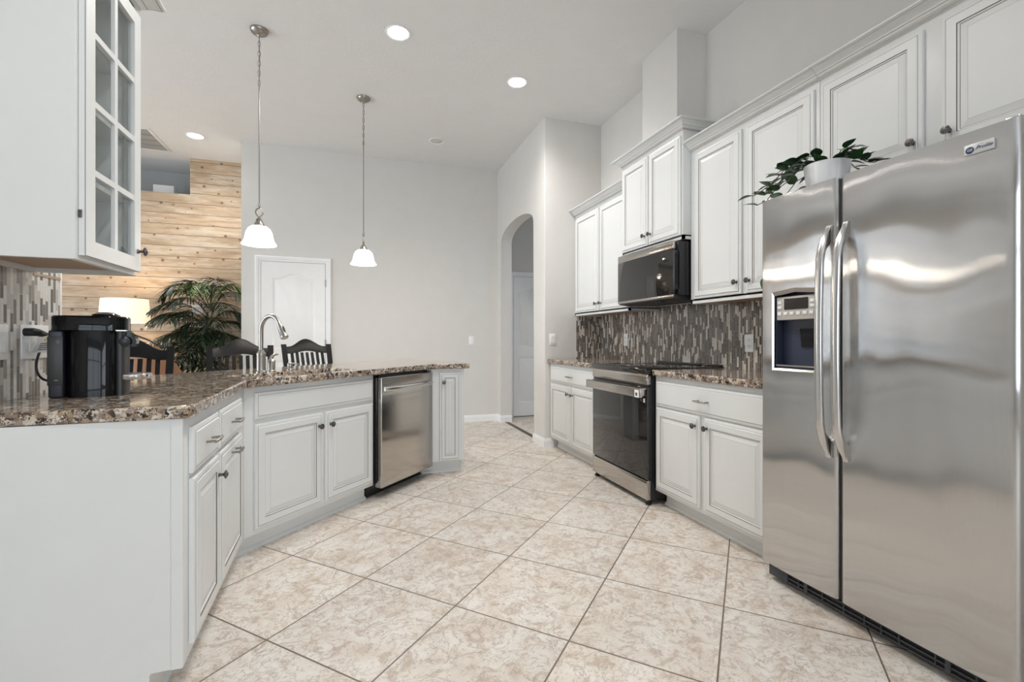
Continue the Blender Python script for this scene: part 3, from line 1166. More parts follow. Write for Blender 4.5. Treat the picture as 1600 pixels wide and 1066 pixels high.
def fr_handle(par, x, lean):
    b = MB()
    zt, zb = 1.565, 0.655
    n = 28
    pts, rad = [], []
    for i in range(n + 1):
        u = i / n
        z = zb + (zt - zb) * u
        bow = math.sin(PI * u)
        end = min(u, 1 - u)
        y = -0.006 - 0.040 * min(1, end / 0.13) ** 0.75 - 0.014 * bow
        xx = x + lean * (0.020 * bow)
        pts.append((xx, y, z))
        k = min(1, 0.40 + end / 0.10)
        rad.append((0.0165 * k, 0.013 * k))
    b.tube(pts, rad, 14)
    for s, z in ((1, zb), (-1, zt)):
        b.prism([(0.004, z - 0.010 * s), (-0.004, z - 0.010 * s), (-0.016, z + 0.02 * s), (-0.040, z + 0.085 * s), (-0.034, z + 0.095 * s), (0.004, z + 0.050 * s)], 'x', x - 0.010, x + 0.010)
    return b.build('handle', 'steelh', par)


fr_handle(fz, 0.338, 0)
fr_handle(fr, 0.406, 0)
# badge
b = MB(); b.box(0.775, 0.848, -0.0035, 0.004, 1.688, 1.720, bev=0.0015)
bd = b.build('badge', 'silver', fr)
b = MB(); b.lathe([(0.0105, 0.0), (0.0105, 0.0008), (0.0095, 0.0012)], (0.790, -0.0035, 1.702), axis='y', seg=28)
b.build('emblem', 'navy', bd)
TM = lambda x, y, z: Matrix.Translation((x, y, z)) @ Matrix.Rotation(PI / 2, 4, 'X')
text('GE', 'lettering', 0.011, 'chrome', bd, TM(0.790, -0.0050, 1.702), 0.0003, 0.25)
text('Profile', 'lettering', 0.0155, 'navy', bd, TM(0.8235, -0.0039, 1.7035), 0.0003, 0.45)
b = MB()
b.tube([(0.815 + 0.007 * math.cos(a), -0.004, 1.7125 + 0.0028 * math.sin(a)) for a in [PI * 0.1 + PI * 0.9 * k / 8 for k in range(9)]], 0.0005, 6)
b.build('swash', 'panelbeige', bd)
# grille
b = MB()
b.box(0.01, 0.89, 0.055, 0.08, 0.02, 0.085)
b.build('kick_plate', 'matteblack', r)
b = MB()
for z in (0.022, 0.040, 0.060, 0.076):
    b.box(0.012, 0.888, 0.046, 0.056, z, z + 0.006)
for x in (0.16, 0.27, 0.36, 0.44, 0.50, 0.56, 0.67, 0.78, 0.84):
    b.box(x, x + 0.004, 0.045, 0.056, 0.02, 0.084)
b.box(0.012, 0.11, 0.042, 0.056, 0.018, 0.066, bev=0.003); b.box(0.19, 0.205, 0.044, 0.056, 0.02, 0.084); b.box(0.70, 0.715, 0.044, 0.056, 0.02, 0.084)
b.build('grille', 'grille', r)
for x in (0.03, 0.87):
    b = MB(); b.lathe([(0.02, 0), (0.02, 0.01), (0.01, 0.012), (0.01, 0.035)], (x, 0.11, 0), seg=12); b.build('foot', 'matteblack', r)
    b = MB(); b.box(x - 0.02 if x < 0.5 else x - 0.01, x + 0.02 if x < 0.5 else x + 0.025, 0.02, 0.10, 1.762, 1.772, bev=0.003); b.build('hinge_cover', 'steelh', r)


# ---- trailing plant on the refrigerator
def leafmesh(b, base, d, up, ln, wd, fold=0.12, m=0, droop=0.25):
    """heart-shaped leaf with a folded midrib"""
    d = Vector(d).normalized()
    s = d.cross(Vector(up))
    if s.length < 1e-4:
        s = d.orthogonal()
    s.normalize()
    n = s.cross(d).normalized()
    prof = [(0, 0.0), (0.06, 0.55), (0.2, 0.95), (0.38, 1.0), (0.6, 0.78), (0.82, 0.38), (1.0, 0.0)]
    base = Vector(base)
    L, Cn, Rr = [], [], []
    for t, w_ in prof:
        c = base + d * (t * ln) - n * (droop * ln * t * t)
        Cn.append(b.bm.verts.new(c))
        back = d * (-0.06 * ln if 0 < t < 0.1 else 0)
        L.append(b.bm.verts.new(c + s * w_ * wd / 2 + n * fold * w_ * wd + back))
        Rr.append(b.bm.verts.new(c - s * w_ * wd / 2 + n * fold * w_ * wd + back))
    for i in range(len(prof) - 1):
        for P in (L, Rr):
            try:
                f = b.bm.faces.new((Cn[i], Cn[i + 1], P[i + 1], P[i]))
                f.material_index = m
            except ValueError:
                pass


r = thing('potted_plant', 'green trailing plant in a white round pot on top of the refrigerator', 'plant', (1.965, 1.500, 1.758))
b = MB(); b.lathe([(0.0, 0.0), (0.068, 0.0), (0.074, 0.006), (0.088, 0.121), (0.0895, 0.126), (0.085, 0.127), (0.080, 0.111), (0.0, 0.108)], seg=36); b.build('pot', 'pot', r)
b = MB(); b.lathe([(0.0, 0.104), (0.079, 0.110), (0.0, 0.115)], seg=24); b.build('soil', 'soil', r)
rnd = random.Random(5)
stems = [(-0.7, 0.95, 0.26), (-0.55, 1.2, 0.22), (-0.4, 1.0, 0.17), (0.1, -1.0, 0.16), (-0.9, 0.3, 0.12), (0.5, 0.9, 0.15), (-0.15, 1.1, 0.30), (-0.3, -1.1, 0.19), (0.8, -0.5, 0.10), (-0.9, 0.75, 0.2)]
bl, bs = MB(), MB()
for (dx, dy, ln) in stems:
    d = Vector((dx, dy, 0)).normalized()
    pts = []
    for k in range(9):
        u = k / 8
        z = 0.122 + 0.045 * math.sin(PI * min(1, u * 1.3)) - 0.115 * max(0, u - 0.35) ** 1.2 * (ln / 0.22)
        pts.append(Vector((0, 0, z)) + d * (0.03 + ln * u) + Vector((rnd.uniform(-.008, .008), rnd.uniform(-.008, .008), 0)))
    for p in pts:
        rad_ = math.hypot(p.x, p.y)
        p.z = max(p.z, 0.035 if rad_ > 0.1 else 0.128)
    bs.tube(pts, 0.0022, 6)
    for k in range(2, 9):
        p = pts[k]
        a = rnd.uniform(-1.1, 1.1)
        dd = Vector((d.x * math.cos(a) - d.y * math.sin(a), d.x * math.sin(a) + d.y * math.cos(a), rnd.uniform(-0.15, 0.5)))
        leafmesh(bl, p, dd, (rnd.uniform(-.4, .2), rnd.uniform(-.3, .3), 1), rnd.uniform(0.052, 0.078), rnd.uniform(0.038, 0.055))
for k in range(12):
    a = rnd.uniform(0, 2 * PI)
    leafmesh(bl, (0.05 * math.cos(a), 0.05 * math.sin(a), 0.126), (math.cos(a), math.sin(a), rnd.uniform(0.2, 0.9)), (0, 0, 1), rnd.uniform(0.05, 0.075), rnd.uniform(0.038, 0.05))
vine = [Vector(q) - Vector((1.965, 1.500, 1.758)) for q in ((1.97, 1.55, 1.885), (2.0, 1.68, 1.875), (2.02, 1.77, 1.82), (2.03, 1.80, 1.70), (2.03, 1.84, 1.55), (2.03, 1.885, 1.44))]
bs.tube(vine, 0.0022, 6)
for i, (q, s_) in enumerate(zip(vine[1:], (0.5, 1, -1, 1, 0.6))):
    leafmesh(bl, q, (-0.25, 0.35 * s_, -1 if i > 1 else 0.2), (-1, 0.2, 0.1), 0.07, 0.05)
bs.build('vines', 'bark', r)
bl.build('foliage', 'leaf', r)


# ---- wall plates
def plate(name, label, cat, loc, rz, kind, group=None, w=0.072, h=0.118, gangs=1):
    r = thing(name, label, cat, loc, rz, group)
    b = MB(); b.box(-w / 2, w / 2, -0.006, 0, -h / 2, h / 2, bev=0.002); b.build('cover_plate', 'plastic', r)
    for k in range(gangs):
        x = (k - (gangs - 1) / 2) * 0.046
        kd = kind if isinstance(kind, str) else kind[k]
        if kd == 'rocker':
            b = MB(); b.prism([(-0.006, -0.033), (-0.010, -0.033), (-0.0075, 0.0), (-0.012, 0.033), (-0.006, 0.033)], 'x', x - 0.016, x + 0.016); b.build('rocker', 'plastic', r)
        else:
            for z in (-0.02, 0.02):
                b = MB(); b.box(x - 0.017, x + 0.017, -0.008, -0.005, z - 0.014, z + 0.014, bev=0.001)
                s_ = b.build('socket', 'plastic', r)
                b = MB(); b.box(x - 0.008, x - 0.005, -0.0083, -0.007, z - 0.004, z + 0.006); b.box(x + 0.005, x + 0.008, -0.0083, -0.007, z - 0.004, z + 0.006); b.box(x - 0.002, x + 0.002, -0.0083, -0.007, z - 0.010, z - 0.006)
                b.build('slots', 'ink', s_)
    return r


plate('power_outlet', 'white power outlet on the mosaic next to the refrigerator', 'outlet', (XR - 0.008, 2.449, 1.093), RR, 'outlet')
plate('power_outlet', 'small white power outlet on the mosaic left of the oven', 'outlet', (XR - 0.008, 3.955, 1.113), RR, 'outlet')
plate('light_switch', 'white light switch on the short wall beside the right countertop', 'switch', (1.94, YE, 1.117), 0, 'rocker')
plate('light_switch', 'white light switch on the wide back wall left of the archway', 'switch', (1.483, YB, 1.102), 0, 'rocker')
plate('light_switch', 'white light switch on the pine plank wall behind the palm', 'switch', (-1.915, YW, 1.495), 0, 'rocker', w=0.12, gangs=2)
plate('switch_plate', 'white double plate on the left mosaic with the coffee machine plugged in', 'switch', (XL + 0.008, 2.162, 1.11), PI / 2, ['rocker', 'outlet'], w=0.150, h=0.122, gangs=2)
plate('switch_plate', 'white plate on the left mosaic cut by the edge of the picture', 'switch', (XL + 0.008, 1.985, 1.11), PI / 2, 'rocker')

# ------------------------------------------------------------------ left-hand run
AX = R(91.95)
# base cabinet with two drawers (its plain end panel faces the camera)
r = thing('base_cabinet', 'white base cabinet with two drawers and a plain end panel under the coffee machine', 'cabinet', (-0.507, 1.70, 0), AX)
WL = 0.955
b = MB()
b.box(0.0, WL, 0, 0.565, 0.105, 0.874, bev=0.002)
b.build('carcass', 'cab', r)
b = MB()
b.prism([(0.0, 0.105), (0.0, 0.874), (0.600, 0.874), (0.600, 0.0), (0.085, 0.0), (0.085, 0.105)], 'x', -0.012, 0.0)
b.box(-0.016, -0.012, 0.0, 0.030, 0.105, 0.874)
b.build('end_panel', 'cab', r, smooth=False)
b = MB(); b.box(0.0, WL + 0.02, 0.085, 0.56, 0, 0.105); b.prism([(0.085, 0.0), (0.071, 0.0), (0.072, 0.008), (0.077, 0.016), (0.085, 0.021)], 'x', -0.012, WL + 0.03)
b.box(-0.016, -0.012, 0.085, 0.105, 0.0, 0.100)
b.build('toe_kick', 'cab', r, smooth=False)
drawer(r, 0.040, 0.372, 0.69, 0.838)
drawer(r, 0.400, 0.835, 0.69, 0.838)
door(r, 0.040, 0.372, 0.145, 0.672, 0.372 - 0.028, 0.60)
door(r, 0.400, 0.835, 0.145, 0.672, 0.617, 0.633, kh='pull')

# sink cabinet, 47 degrees
A47 = R(47.0)
D = Vector((math.cos(A47), math.sin(A47), 0))
NB = Vector((-math.sin(A47), math.cos(A47), 0))     # back
TOE = Vector((-0.573, 2.742, 0))
FO = TOE - NB * 0.075                                # face plane origin


def sink_pt(s, t, z=0.0):
    return TOE + D * s + NB * t + Vector((0, 0, z))


p = FO + D * -0.030
r = thing('sink_cabinet', 'white angled sink cabinet with a wide false drawer over two doors', 'cabinet', (p.x, p.y, 0), A47)
base_carcass(r, 0.955, 0.50, toe=0.075)
drawer(r, 0.052, 0.936, 0.703, 0.843, pulls=False, name='false_drawer')
door(r, 0.052, 0.497, 0.132, 0.678, 0.497 - 0.033, 0.60)
door(r, 0.519, 0.936, 0.132, 0.678, 0.519 + 0.033, 0.60)

# dishwasher
p = FO + D * 0.932
r = thing('dishwasher', 'stainless steel dishwasher with bar handle under the peninsula countertop', 'dishwasher', (p.x, p.y, 0), A47)
WD = 0.655
b = MB(); b.box(0.0, WD, 0.012, 0.50, 0.10, 0.868); b.build('tub', 'black', r)
b = MB(); b.box(0.0, WD, 0.075, 0.5, 0.0, 0.11); b.build('toe_kick', 'black', r)
b = MB()
b.box(0.024, WD - 0.004, -0.048, 0.010, 0.078, 0.852, bev=0.006, seg=3)
dd = b.build('door', 'steel2', r)
b = MB()
pts = []
for k in range(13):
    u = k / 12
    pts.append((0.050 + (WD - 0.075) * u, -0.056 - 0.034 * math.sin(PI * u) ** 0.6, 0.768))
b.tube(pts, (0.009, 0.016), 10)
b.build('handle', 'steelh', dd)
b = MB(); b.box(0.026, WD - 0.006, -0.02, 0.01, 0.853, 0.862); b.build('control_edge', 'gloss', dd)

# end cabinet
r = thing('end_cabinet', 'narrow white cabinet with one slim door at the peninsula end', 'cabinet', (0.49, 3.84, 0))
b = MB(); b.prism([(0.098, 0.0), (0.373, 0.0), (0.373, 0.42), (0.098, 0.42)], 'z', 0.105, 0.874); b.build('carcass', 'cab', r, smooth=False)
b = MB(); b.box(0.03, 0.36, 0.07, 0.115, 0, 0.10); b.box(0.10, 0.36, 0.10, 0.40, 0, 0.105); b.prism([(0.07, 0.0), (0.056, 0.0), (0.057, 0.008), (0.062, 0.016), (0.07, 0.021)], 'x', 0.03, 0.361)
b.box(0.350, 0.3625, 0.060, 0.40, 0.0, 0.104)
b.build('toe_kick', 'cab', r, smooth=False)
door(r, 0.164, 0.338, 0.112, 0.843, 0.164 + 0.032, 0.765, field=0.042)

# back panel of the peninsula, towards the stools
b = MB()
a0, a1 = sink_pt(-0.20, 0.430), sink_pt(1.62, 0.430)
b.box(0, (a1 - a0).length, 0, 0.02, 0, 0.874)
o = b.build('bar_panel', 'cab', None)
o.location = a0
o.rotation_euler = (0, 0, A47)
tag(o, 'white back panel closing the peninsula cabinets behind the stools', 'panel')

# peninsula worktop with the sink cut-out
HS0, HS1, HT0, HT1 = 0.07, 0.84, -0.035, 0.235
hole = rounded([tuple(sink_pt(s, t).xy) for s, t in ((HS0, HT0), (HS1, HT0), (HS1, HT1), (HS0, HT1))], 0.07)
outl = [(XL + 0.009, 1.672), (-0.478, 1.672), (-0.513, 2.622), (0.584, 3.80), (0.908, 3.80), (0.908, 3.96), (0.81, 4.42), (0.52, 4.94), (XL + 0.009, 3.18)]
outl = rounded(outl, [0, 0.045, 0.02, 0.02, 0.03, 0.02, 0.05, 0.1, 0.05])
o = worktop('countertop', '', outl, [hole[::-1]])
tag(o, 'large angled brown granite peninsula countertop holding the sink and coffee machine', 'countertop')

# sink
r = thing('kitchen_sink', 'stainless steel sink set under the cut-out of the granite peninsula', 'sink', tuple(sink_pt(0, 0)), A47)
b = MB()


def rr_ring(x0, x1, y0, y1, z, rad):
    return [Vector((q[0], q[1], z)) for q in rounded([(x0, y0), (x1, y0), (x1, y1), (x0, y1)], rad, 5)]


o_ = 0.010
b.sweep([rr_ring(HS0 - 0.03, HS1 + 0.03, HT0 - 0.03, HT1 + 0.03, 0.8735, 0.08), rr_ring(HS0 - o_, HS1 + o_, HT0 - o_, HT1 + o_, 0.8735, 0.07),
         rr_ring(HS0 - o_, HS1 + o_, HT0 - o_, HT1 + o_, 0.72, 0.07), rr_ring(HS0 + 0.03, HS1 - 0.03, HT0 + 0.03, HT1 - 0.03, 0.69, 0.05)], caps=False)
b.bm.faces.new([v for v in b.bm.verts][-24:])
b.build('basin', 'sinksteel', r)
b = MB(); b.lathe([(0.0, 0.691), (0.045, 0.691), (0.045, 0.694), (0.03, 0.6935), (0.0, 0.692)], (0.45, 0.10, 0), seg=24); b.build('drain', 'chrome', r)

# faucet
def faucet():
    q = sink_pt(0.352, 0.300)
    r = thing('faucet', 'tall brushed nickel gooseneck faucet behind the sink', 'faucet', (q.x, q.y, 0.915), A47)
    b = MB(); b.lathe([(0.031, 0.0), (0.031, 0.006), (0.0265, 0.012), (0.026, 0.105), (0.0275, 0.112), (0.026, 0.118), (0.018, 0.130), (0.0135, 0.14)], seg=24); b.build('base', 'nickel', r)
    b = MB()
    pts = [(0, 0, 0.12), (0, 0, 0.20), (0, 0, 0.255)]
    Rr = 0.084
    for k in range(1, 13):
        a = PI - (PI * 0.86) * k / 12
        pts.append((0, -Rr - Rr * math.cos(a), 0.255 + Rr * 1.08 * math.sin(a)))
    b.tube(pts, 0.0125, 14)
    b.build('neck', 'nickel', r)
    e = Vector(pts[-1]); d = (e - Vector(pts[-2])).normalized()
    b = MB()
    b.tube([e - d * 0.01, e + d * 0.004, e + d * 0.006, e + d * 0.075, e + d * 0.078, e + d * 0.092, e + d * 0.096], [0.014, 0.0145, 0.0165, 0.0205, 0.0225, 0.0225, 0.019], 18)
    sp = b.build('spray_head', 'nickel', r)
    b = MB()
    c = e + d * 0.04 + Vector((0, -0.019, 0.004))
    b.tube([c - d * 0.022, c, c + d * 0.022], [0.004, 0.006, 0.004], 8)
    b.build('button', 'matteblack', sp)
    return r


faucet()
q = sink_pt(0.435, 0.315)
r = thing('faucet_lever', 'short brushed nickel lever handle standing between the faucet and the soap pump', 'faucet', (q.x, q.y, 0.915), A47)
b = MB(); b.lathe([(0.027, 0.0), (0.027, 0.006), (0.023, 0.010), (0.0225, 0.06), (0.0245, 0.066), (0.019, 0.076), (0.010, 0.082), (0.009, 0.09)], seg=22); b.build('base', 'nickel', r)
b = MB(); b.tube([(-0.006, 0, 0.078), (0.002, -0.002, 0.095), (0.016, -0.004, 0.106), (0.042, -0.010, 0.108)], [0.010, 0.011, 0.009, 0.0045], 12); b.build('lever', 'nickel', r)
q = sink_pt(0.565, 0.305)
r = thing('soap_dispenser', 'small brushed nickel soap pump right of the faucet lever', 'soap dispenser', (q.x, q.y, 0.915), A47)
b = MB(); b.lathe([(0.022, 0.0), (0.020, 0.008), (0.014, 0.013), (0.013, 0.020), (0.017, 0.024), (0.017, 0.044), (0.014, 0.049), (0.009, 0.053), (0.0, 0.054)], seg=20); b.build('pump', 'nickel', r)
b = MB(); b.tube([(0, 0, 0.044), (0.02, -0.02, 0.043), (0.036, -0.034, 0.040), (0.040, -0.038, 0.034)], [0.006, 0.005, 0.004, 0.0035], 10); b.build('nozzle', 'nickel', r)


# ---- wall cabinet with glass door, at the left
YL0 = 1.742
r = thing('glass_cabinet', 'white wall cabinet with a glass-paned door above the coffee machine', 'cabinet', (-0.80, YL0, 1.362), PI / 2)
WC = 0.41
DPT = 0.80 - 1.112 + 0.0
dpt = 1.112 - 0.80 - 0.0005
hc = 2.39 - 1.362
b = MB()
b.box(0, 0.018, 0.0, dpt, 0.0, hc); b.box(WC - 0.018, WC, 0.0, dpt, 0.0, hc)
b.box(0.018, WC - 0.018, dpt - 0.01, dpt, 0.018, hc); b.box(0.018, WC - 0.018, 0.0, dpt, hc - 0.02, hc)
b.box(0.018, WC - 0.018, 0.018, dpt, 0.022, 0.034); b.box(0.018, WC - 0.018, 0.018, dpt, 0.016, 0.022, 1)
b.box(0.018, 0.042, 0, 0.02, 0, hc); b.box(WC - 0.042, WC - 0.018, 0, 0.02, 0, hc); b.box(0.042, WC - 0.042, 0, 0.02, 0, 0.04); b.box(0.042, WC - 0.042, 0, 0.02, hc - 0.045, hc)
b.box(0.018, WC - 0.018, dpt - 0.018, dpt, 0.0, 0.02)
b.build('carcass', ['cab', 'underwood'], r, smooth=False)
for z in (0.27, 0.51, 0.75):
    b = MB(); b.box(0.0185, WC - 0.0185, 0.03, dpt - 0.012, z, z + 0.016); b.build('shelf', 'cabin', r)
x0, x1, z0, z1 = 0.018, WC - 0.016, 0.014, 0.985
sw = 0.050
b = MB()
fy = -0.021
for (a, c, e, f_) in ((x0, x0 + sw, z0, z1), (x1 - sw, x1, z0, z1), (x0 + sw, x1 - sw, z0, z0 + sw), (x0 + sw, x1 - sw, z1 - sw, z1)):
    b.box(a, c, fy, -0.001, e, f_, bev=0.0)
xm = (x0 + x1) / 2
b.box(xm - 0.010, xm + 0.010, fy + 0.001, -0.008, z0 + sw, z1 - sw)
for k in (1, 2, 3):
    z = z0 + sw + (z1 - z0 - 2 * sw) * k / 4
    b.box(x0 + sw, xm - 0.010, fy + 0.001, -0.008, z - 0.010, z + 0.010)
    b.box(xm + 0.010, x1 - sw, fy + 0.001, -0.008, z - 0.010, z + 0.010)
b.box(x0 - 0.0005, x0 + 0.0005, fy + 0.003, fy + 0.0045, z0, z1, 1); b.box(x0, x1, fy + 0.003, fy + 0.0045, z0 - 0.0006, z0 + 0.0004, 1)
dg_ = b.build('door', ['cab', 'glaze'], r, smooth=False)
b = MB(); b.box(x0 + sw - 0.004, x1 - sw + 0.004, -0.0095, -0.0075, z0 + sw - 0.004, z1 - sw + 0.004); b.build('glass_panes', 'glass', dg_)
knob(dg_, x1 - 0.026, 0.088, y=fy, mats='pewter')
for z in (0.14, 0.83):
    b = MB(); b.box(x0 - 0.003, x0, -0.010, -0.001, z - 0.012, z + 0.012, bev=0.001); b.build('hinge', 'pewter', r)
crown(r, [(0, dpt, -1, 0), (0, 0, -1, -1), (WC, 0, 1, -1), (WC, dpt, 1, 0)], hc - 0.004)

# ---- coffee machine
def coffee():
    r = thing('coffee_machine', 'glossy black pod coffee machine on the left end of the granite countertop', 'coffee machine', (-0.912, 2.095, 0.915), R(13))
    def oval(x0, x1, d, z, n=36, pw=2.6, cy=0.0):
        cx, a = (x0 + x1) / 2, (x1 - x0) / 2
        out = []
        for k in range(n):
            t = 2 * PI * k / n
            c, s = math.cos(t), math.sin(t)
            out.append(Vector((cx + a * math.copysign(abs(c) ** (2 / pw), c), cy + d * math.copysign(abs(s) ** (2 / pw), s), z)))
        return out
    b = MB()
    b.sweep([oval(-0.068, 0.095, 0.080, 0.0), oval(-0.068, 0.095, 0.080, 0.012), oval(-0.068, 0.097, 0.080, 0.234), oval(-0.067, 0.096, 0.0792, 0.2362)])
    b.build('body', 'gloss', r)
    b = MB()
    b.sweep([oval(-0.112, 0.116, 0.080, 0.236, pw=3), oval(-0.112, 0.116, 0.080, 0.282, pw=3), oval(-0.108, 0.112, 0.077, 0.287, pw=3)])
    hd = b.build('head', 'gloss', r)
    b = MB()
    b.sweep([oval(0.0, 0.085, 0.066, 0.284), oval(0.002, 0.084, 0.062, 0.294), oval(0.018, 0.068, 0.045, 0.302), oval(0.034, 0.05, 0.01, 0.304)])
    b.build('lid', 'gloss', hd)
    b = MB()
    b.box(-0.112, -0.069, -0.058, 0.058, 0.0, 0.2362, bev=0.008, seg=3)
    tk = b.build('water_tank', 'slate', r)
    b = MB(); b.box(-0.113, -0.070, -0.0595, -0.057, 0.045, 0.214, bev=0.002); b.build('tank_panel', 'tower', tk)
    b = MB(); b.lathe([(0.007, 0), (0.007, 0.001)], (-0.083, -0.0595, 0.195), axis='y', seg=18); b.build('cap', 'gloss', tk)
    b = MB(); b.tube([(-0.094, -0.0600, 0.062), (-0.082, -0.0600, 0.062)], 0.0014, 6); b.build('badge', 'chrome', tk)
    b = MB()
    b.sweep([oval(0.074, 0.113, 0.062, 0.0), oval(0.074, 0.113, 0.062, 0.236)])
    b.build('column', 'tower', r)
    b = MB()
    b.sweep([[Vector((x, y, z)) for x, z in ((0.100, 0.236), (0.116, 0.236), (0.136, 0.216), (0.142, 0.196), (0.138, 0.178), (0.128, 0.176), (0.118, 0.190), (0.100, 0.192))] for y in (-0.032, 0.032)])
    b.build('spout', 'gloss', r)
    b = MB(); b.lathe([(0.02, -0.006), (0.020, 0.006), (0.012, 0.012), (0, 0.014)], (0.105, -0.052, 0.196), axis='y', seg=20); b.build('spout_cap', 'slate', r)
    b = MB(); b.box(0.086, 0.117, -0.083, -0.045, 0.2345, 0.2370); b.build('trim_line', 'chrome', r)
    b = MB(); b.lathe([(0.0, 0.056), (0.062, 0.056), (0.064, 0.060), (0.064, 0.074), (0.060, 0.076), (0.0, 0.074)], (0.128, 0.0, 0.0), seg=32); dt = b.build('drip_tray', 'chrome', r)
    b = MB(); b.lathe([(0.0, 0.0745), (0.056, 0.0762), (0.0, 0.0772)], (0.128, 0.0, 0.0), seg=28); b.build('grate', 'matteblack', dt)
    r.scale = (0.93, 1, 1)
    return r


cm = coffee()
bpy.context.view_layer.update()
inv = cm.matrix_world.inverted()
b = MB()
pw = [(-1.074, 2.19, 1.128), (-1.072, 2.13, 1.09), (-1.066, 2.09, 1.05), (-1.06, 2.075, 1.01), (-1.05, 2.09, 0.978), (-1.025, 2.12, 0.965), (-0.99, 2.13, 0.960)]
# smooth the cord
P_ = [Vector(q) for q in pw]
sm = []
for i in range(len(P_) - 1):
    p0, p1, p2, p3 = P_[max(0, i - 1)], P_[i], P_[i + 1], P_[min(len(P_) - 1, i + 2)]
    for k in range(6):
        t = k / 6
        sm.append(0.5 * ((2 * p1) + (p2 - p0) * t + (2 * p0 - 5 * p1 + 4 * p2 - p3) * t * t + (3 * p1 - p0 - 3 * p2 + p3) * t ** 3))
sm.append(P_[-1])
b.tube([inv @ q for q in sm], 0.0042, 8)
cord = b.build('power_cord', 'matteblack', cm)
b = MB()
b.tube([inv @ Vector(q) for q in ((-1.1055, 2.100, 1.145), (-1.082, 2.100, 1.145), (-1.074, 2.112, 1.143), (-1.074, 2.15, 1.136), (-1.074, 2.19, 1.128))], [0.014, 0.014, 0.013, 0.010, 0.005], 12)
b.build('plug', 'matteblack', cord)
b = MB()
qs = [Vector(q) for q in ((-1.062, 2.095, 1.125), (-1.06, 2.152, 1.135), (-1.06, 2.147, 1.069), (-1.062, 2.048, 1.075))]
q2 = [q + Vector((-0.001, 0, 0)) for q in qs]
b.sweep([[inv @ q for q in qs], [inv @ q for q in q2]])
tg = b.build('warning_tag', 'sticker', cord, smooth=False)
tg['label'] = 'white paper warning tag'


def on_tag(u, v, off=0.0008):
    a = qs[0].lerp(qs[1], u)
    c = qs[3].lerp(qs[2], u)
    return inv @ (a.lerp(c, v) + Vector((off, -off * 0.3, 0)))


b = MB(); b.sweep([[on_tag(*uv) for uv in ((0.50, 0.30), (0.68, 0.30), (0.59, 0.06))], [on_tag(*uv, 0.0004) for uv in ((0.50, 0.30), (0.68, 0.30), (0.59, 0.06))]])
b.build('warning_triangle', 'yellow', tg, smooth=False)
b = MB()
for v in (0.42, 0.54, 0.66, 0.78):
    b.sweep([[on_tag(*uv) for uv in ((0.30, v), (0.80, v), (0.80, v + 0.05), (0.30, v + 0.05))], [on_tag(*uv, 0.0004) for uv in ((0.30, v), (0.80, v), (0.80, v + 0.05), (0.30, v + 0.05))]])
b.build('fine_print', 'ink', tg, smooth=False)


# ------------------------------------------------------------------ counter stools
def make_stool():
    """faces local -y; back rest at +y"""
    r = thing('counter_stool', '', 'stool', (0, 0, 0), 0, 'black counter stools along the peninsula')
    sh = 0.64
    b = MB()
    b.box(-0.215, 0.215, -0.22, 0.19, sh, sh + 0.035, bev=0.012, seg=3)
    b.build('seat', 'chair', r)
    lean = 0.13
    for sx in (-1, 1):
        b = MB(); b.tube([(sx * 0.185, -0.185, sh), (sx * 0.205, -0.205, 0.0)], [0.021, 0.017], 10); b.build('leg', 'chair', r)
    def post(sx):
        b = MB()
        rings = []
        for z, y in ((0.0, 0.235), (sh, 0.175), (0.80, 0.195), (1.072, 0.175 + lean)):
            xx = sx * (0.190 + 0.012 * max(0, (z - sh) / 0.45))
            rings.append([Vector((xx + a, y + c, z)) for a, c in ((-0.02, -0.015), (0.02, -0.015), (0.02, 0.015), (-0.02, 0.015))])
        b.sweep(rings)
        return b.build('leg', 'chair', r, smooth=False)
    post(-1); post(1)
    def yb(z):
        return 0.195 + (z - 0.80) / 0.272 * 0.11
    # crest rail: camel-back top
    b = MB()
    rings = []
    n = 20
    for i in range(n + 1):
        u = i / n
        x = -0.185 + 0.37 * u
        hump = 0.5 - 0.5 * math.cos(2 * PI * min(1, max(0, (u - 0.06) / 0.88)))
        zt = 1.050 + 0.072 * hump
        zb = 0.985 + 0.022 * hump
        dy = 0.022 * (1 - (2 * u - 1) ** 2)
        rings.append([Vector((x, yb(z) + dy + t, z)) for z, t in ((zb, -0.011), (zt - 0.006, -0.011), (zt, -0.004), (zt, 0.004), (zt - 0.006, 0.011), (zb, 0.011))])
    b.sweep(rings)
    b.build('crest_rail', 'chair', r, ang=0.8)
    for i in range(7):
        x = -0.135 + 0.27 * i / 6
        b = MB()
        rings = []
        for z in (0.735, 0.85, 0.93, 0.995):
            dy = 0.022 * (1 - (x / 0.185) ** 2) * max(0, (z - 0.73) / 0.26)
            y = (0.187 if z < 0.75 else yb(z)) + dy
            rings.append([Vector((x + a, y + c, z)) for a, c in ((-0.0125, -0.006), (0.0125, -0.006), (0.0125, 0.006), (-0.0125, 0.006))])
        b.sweep(rings)
        b.build('slat', 'chair', r, smooth=False)
    b = MB(); b.box(-0.18, 0.18, 0.176, 0.198, 0.705, 0.745, bev=0.004); b.build('lower_rail', 'chair', r)
    for (p0, p1) in (((-0.20, -0.197, 0.22), (0.20, -0.197, 0.22)), ((-0.197, -0.19, 0.30), (-0.187, 0.205, 0.30)), ((0.197, -0.19, 0.30), (0.187, 0.205, 0.30))):
        b = MB(); b.tube([p0, p1], 0.012, 8); b.build('stretcher', 'chair', r)
    return r


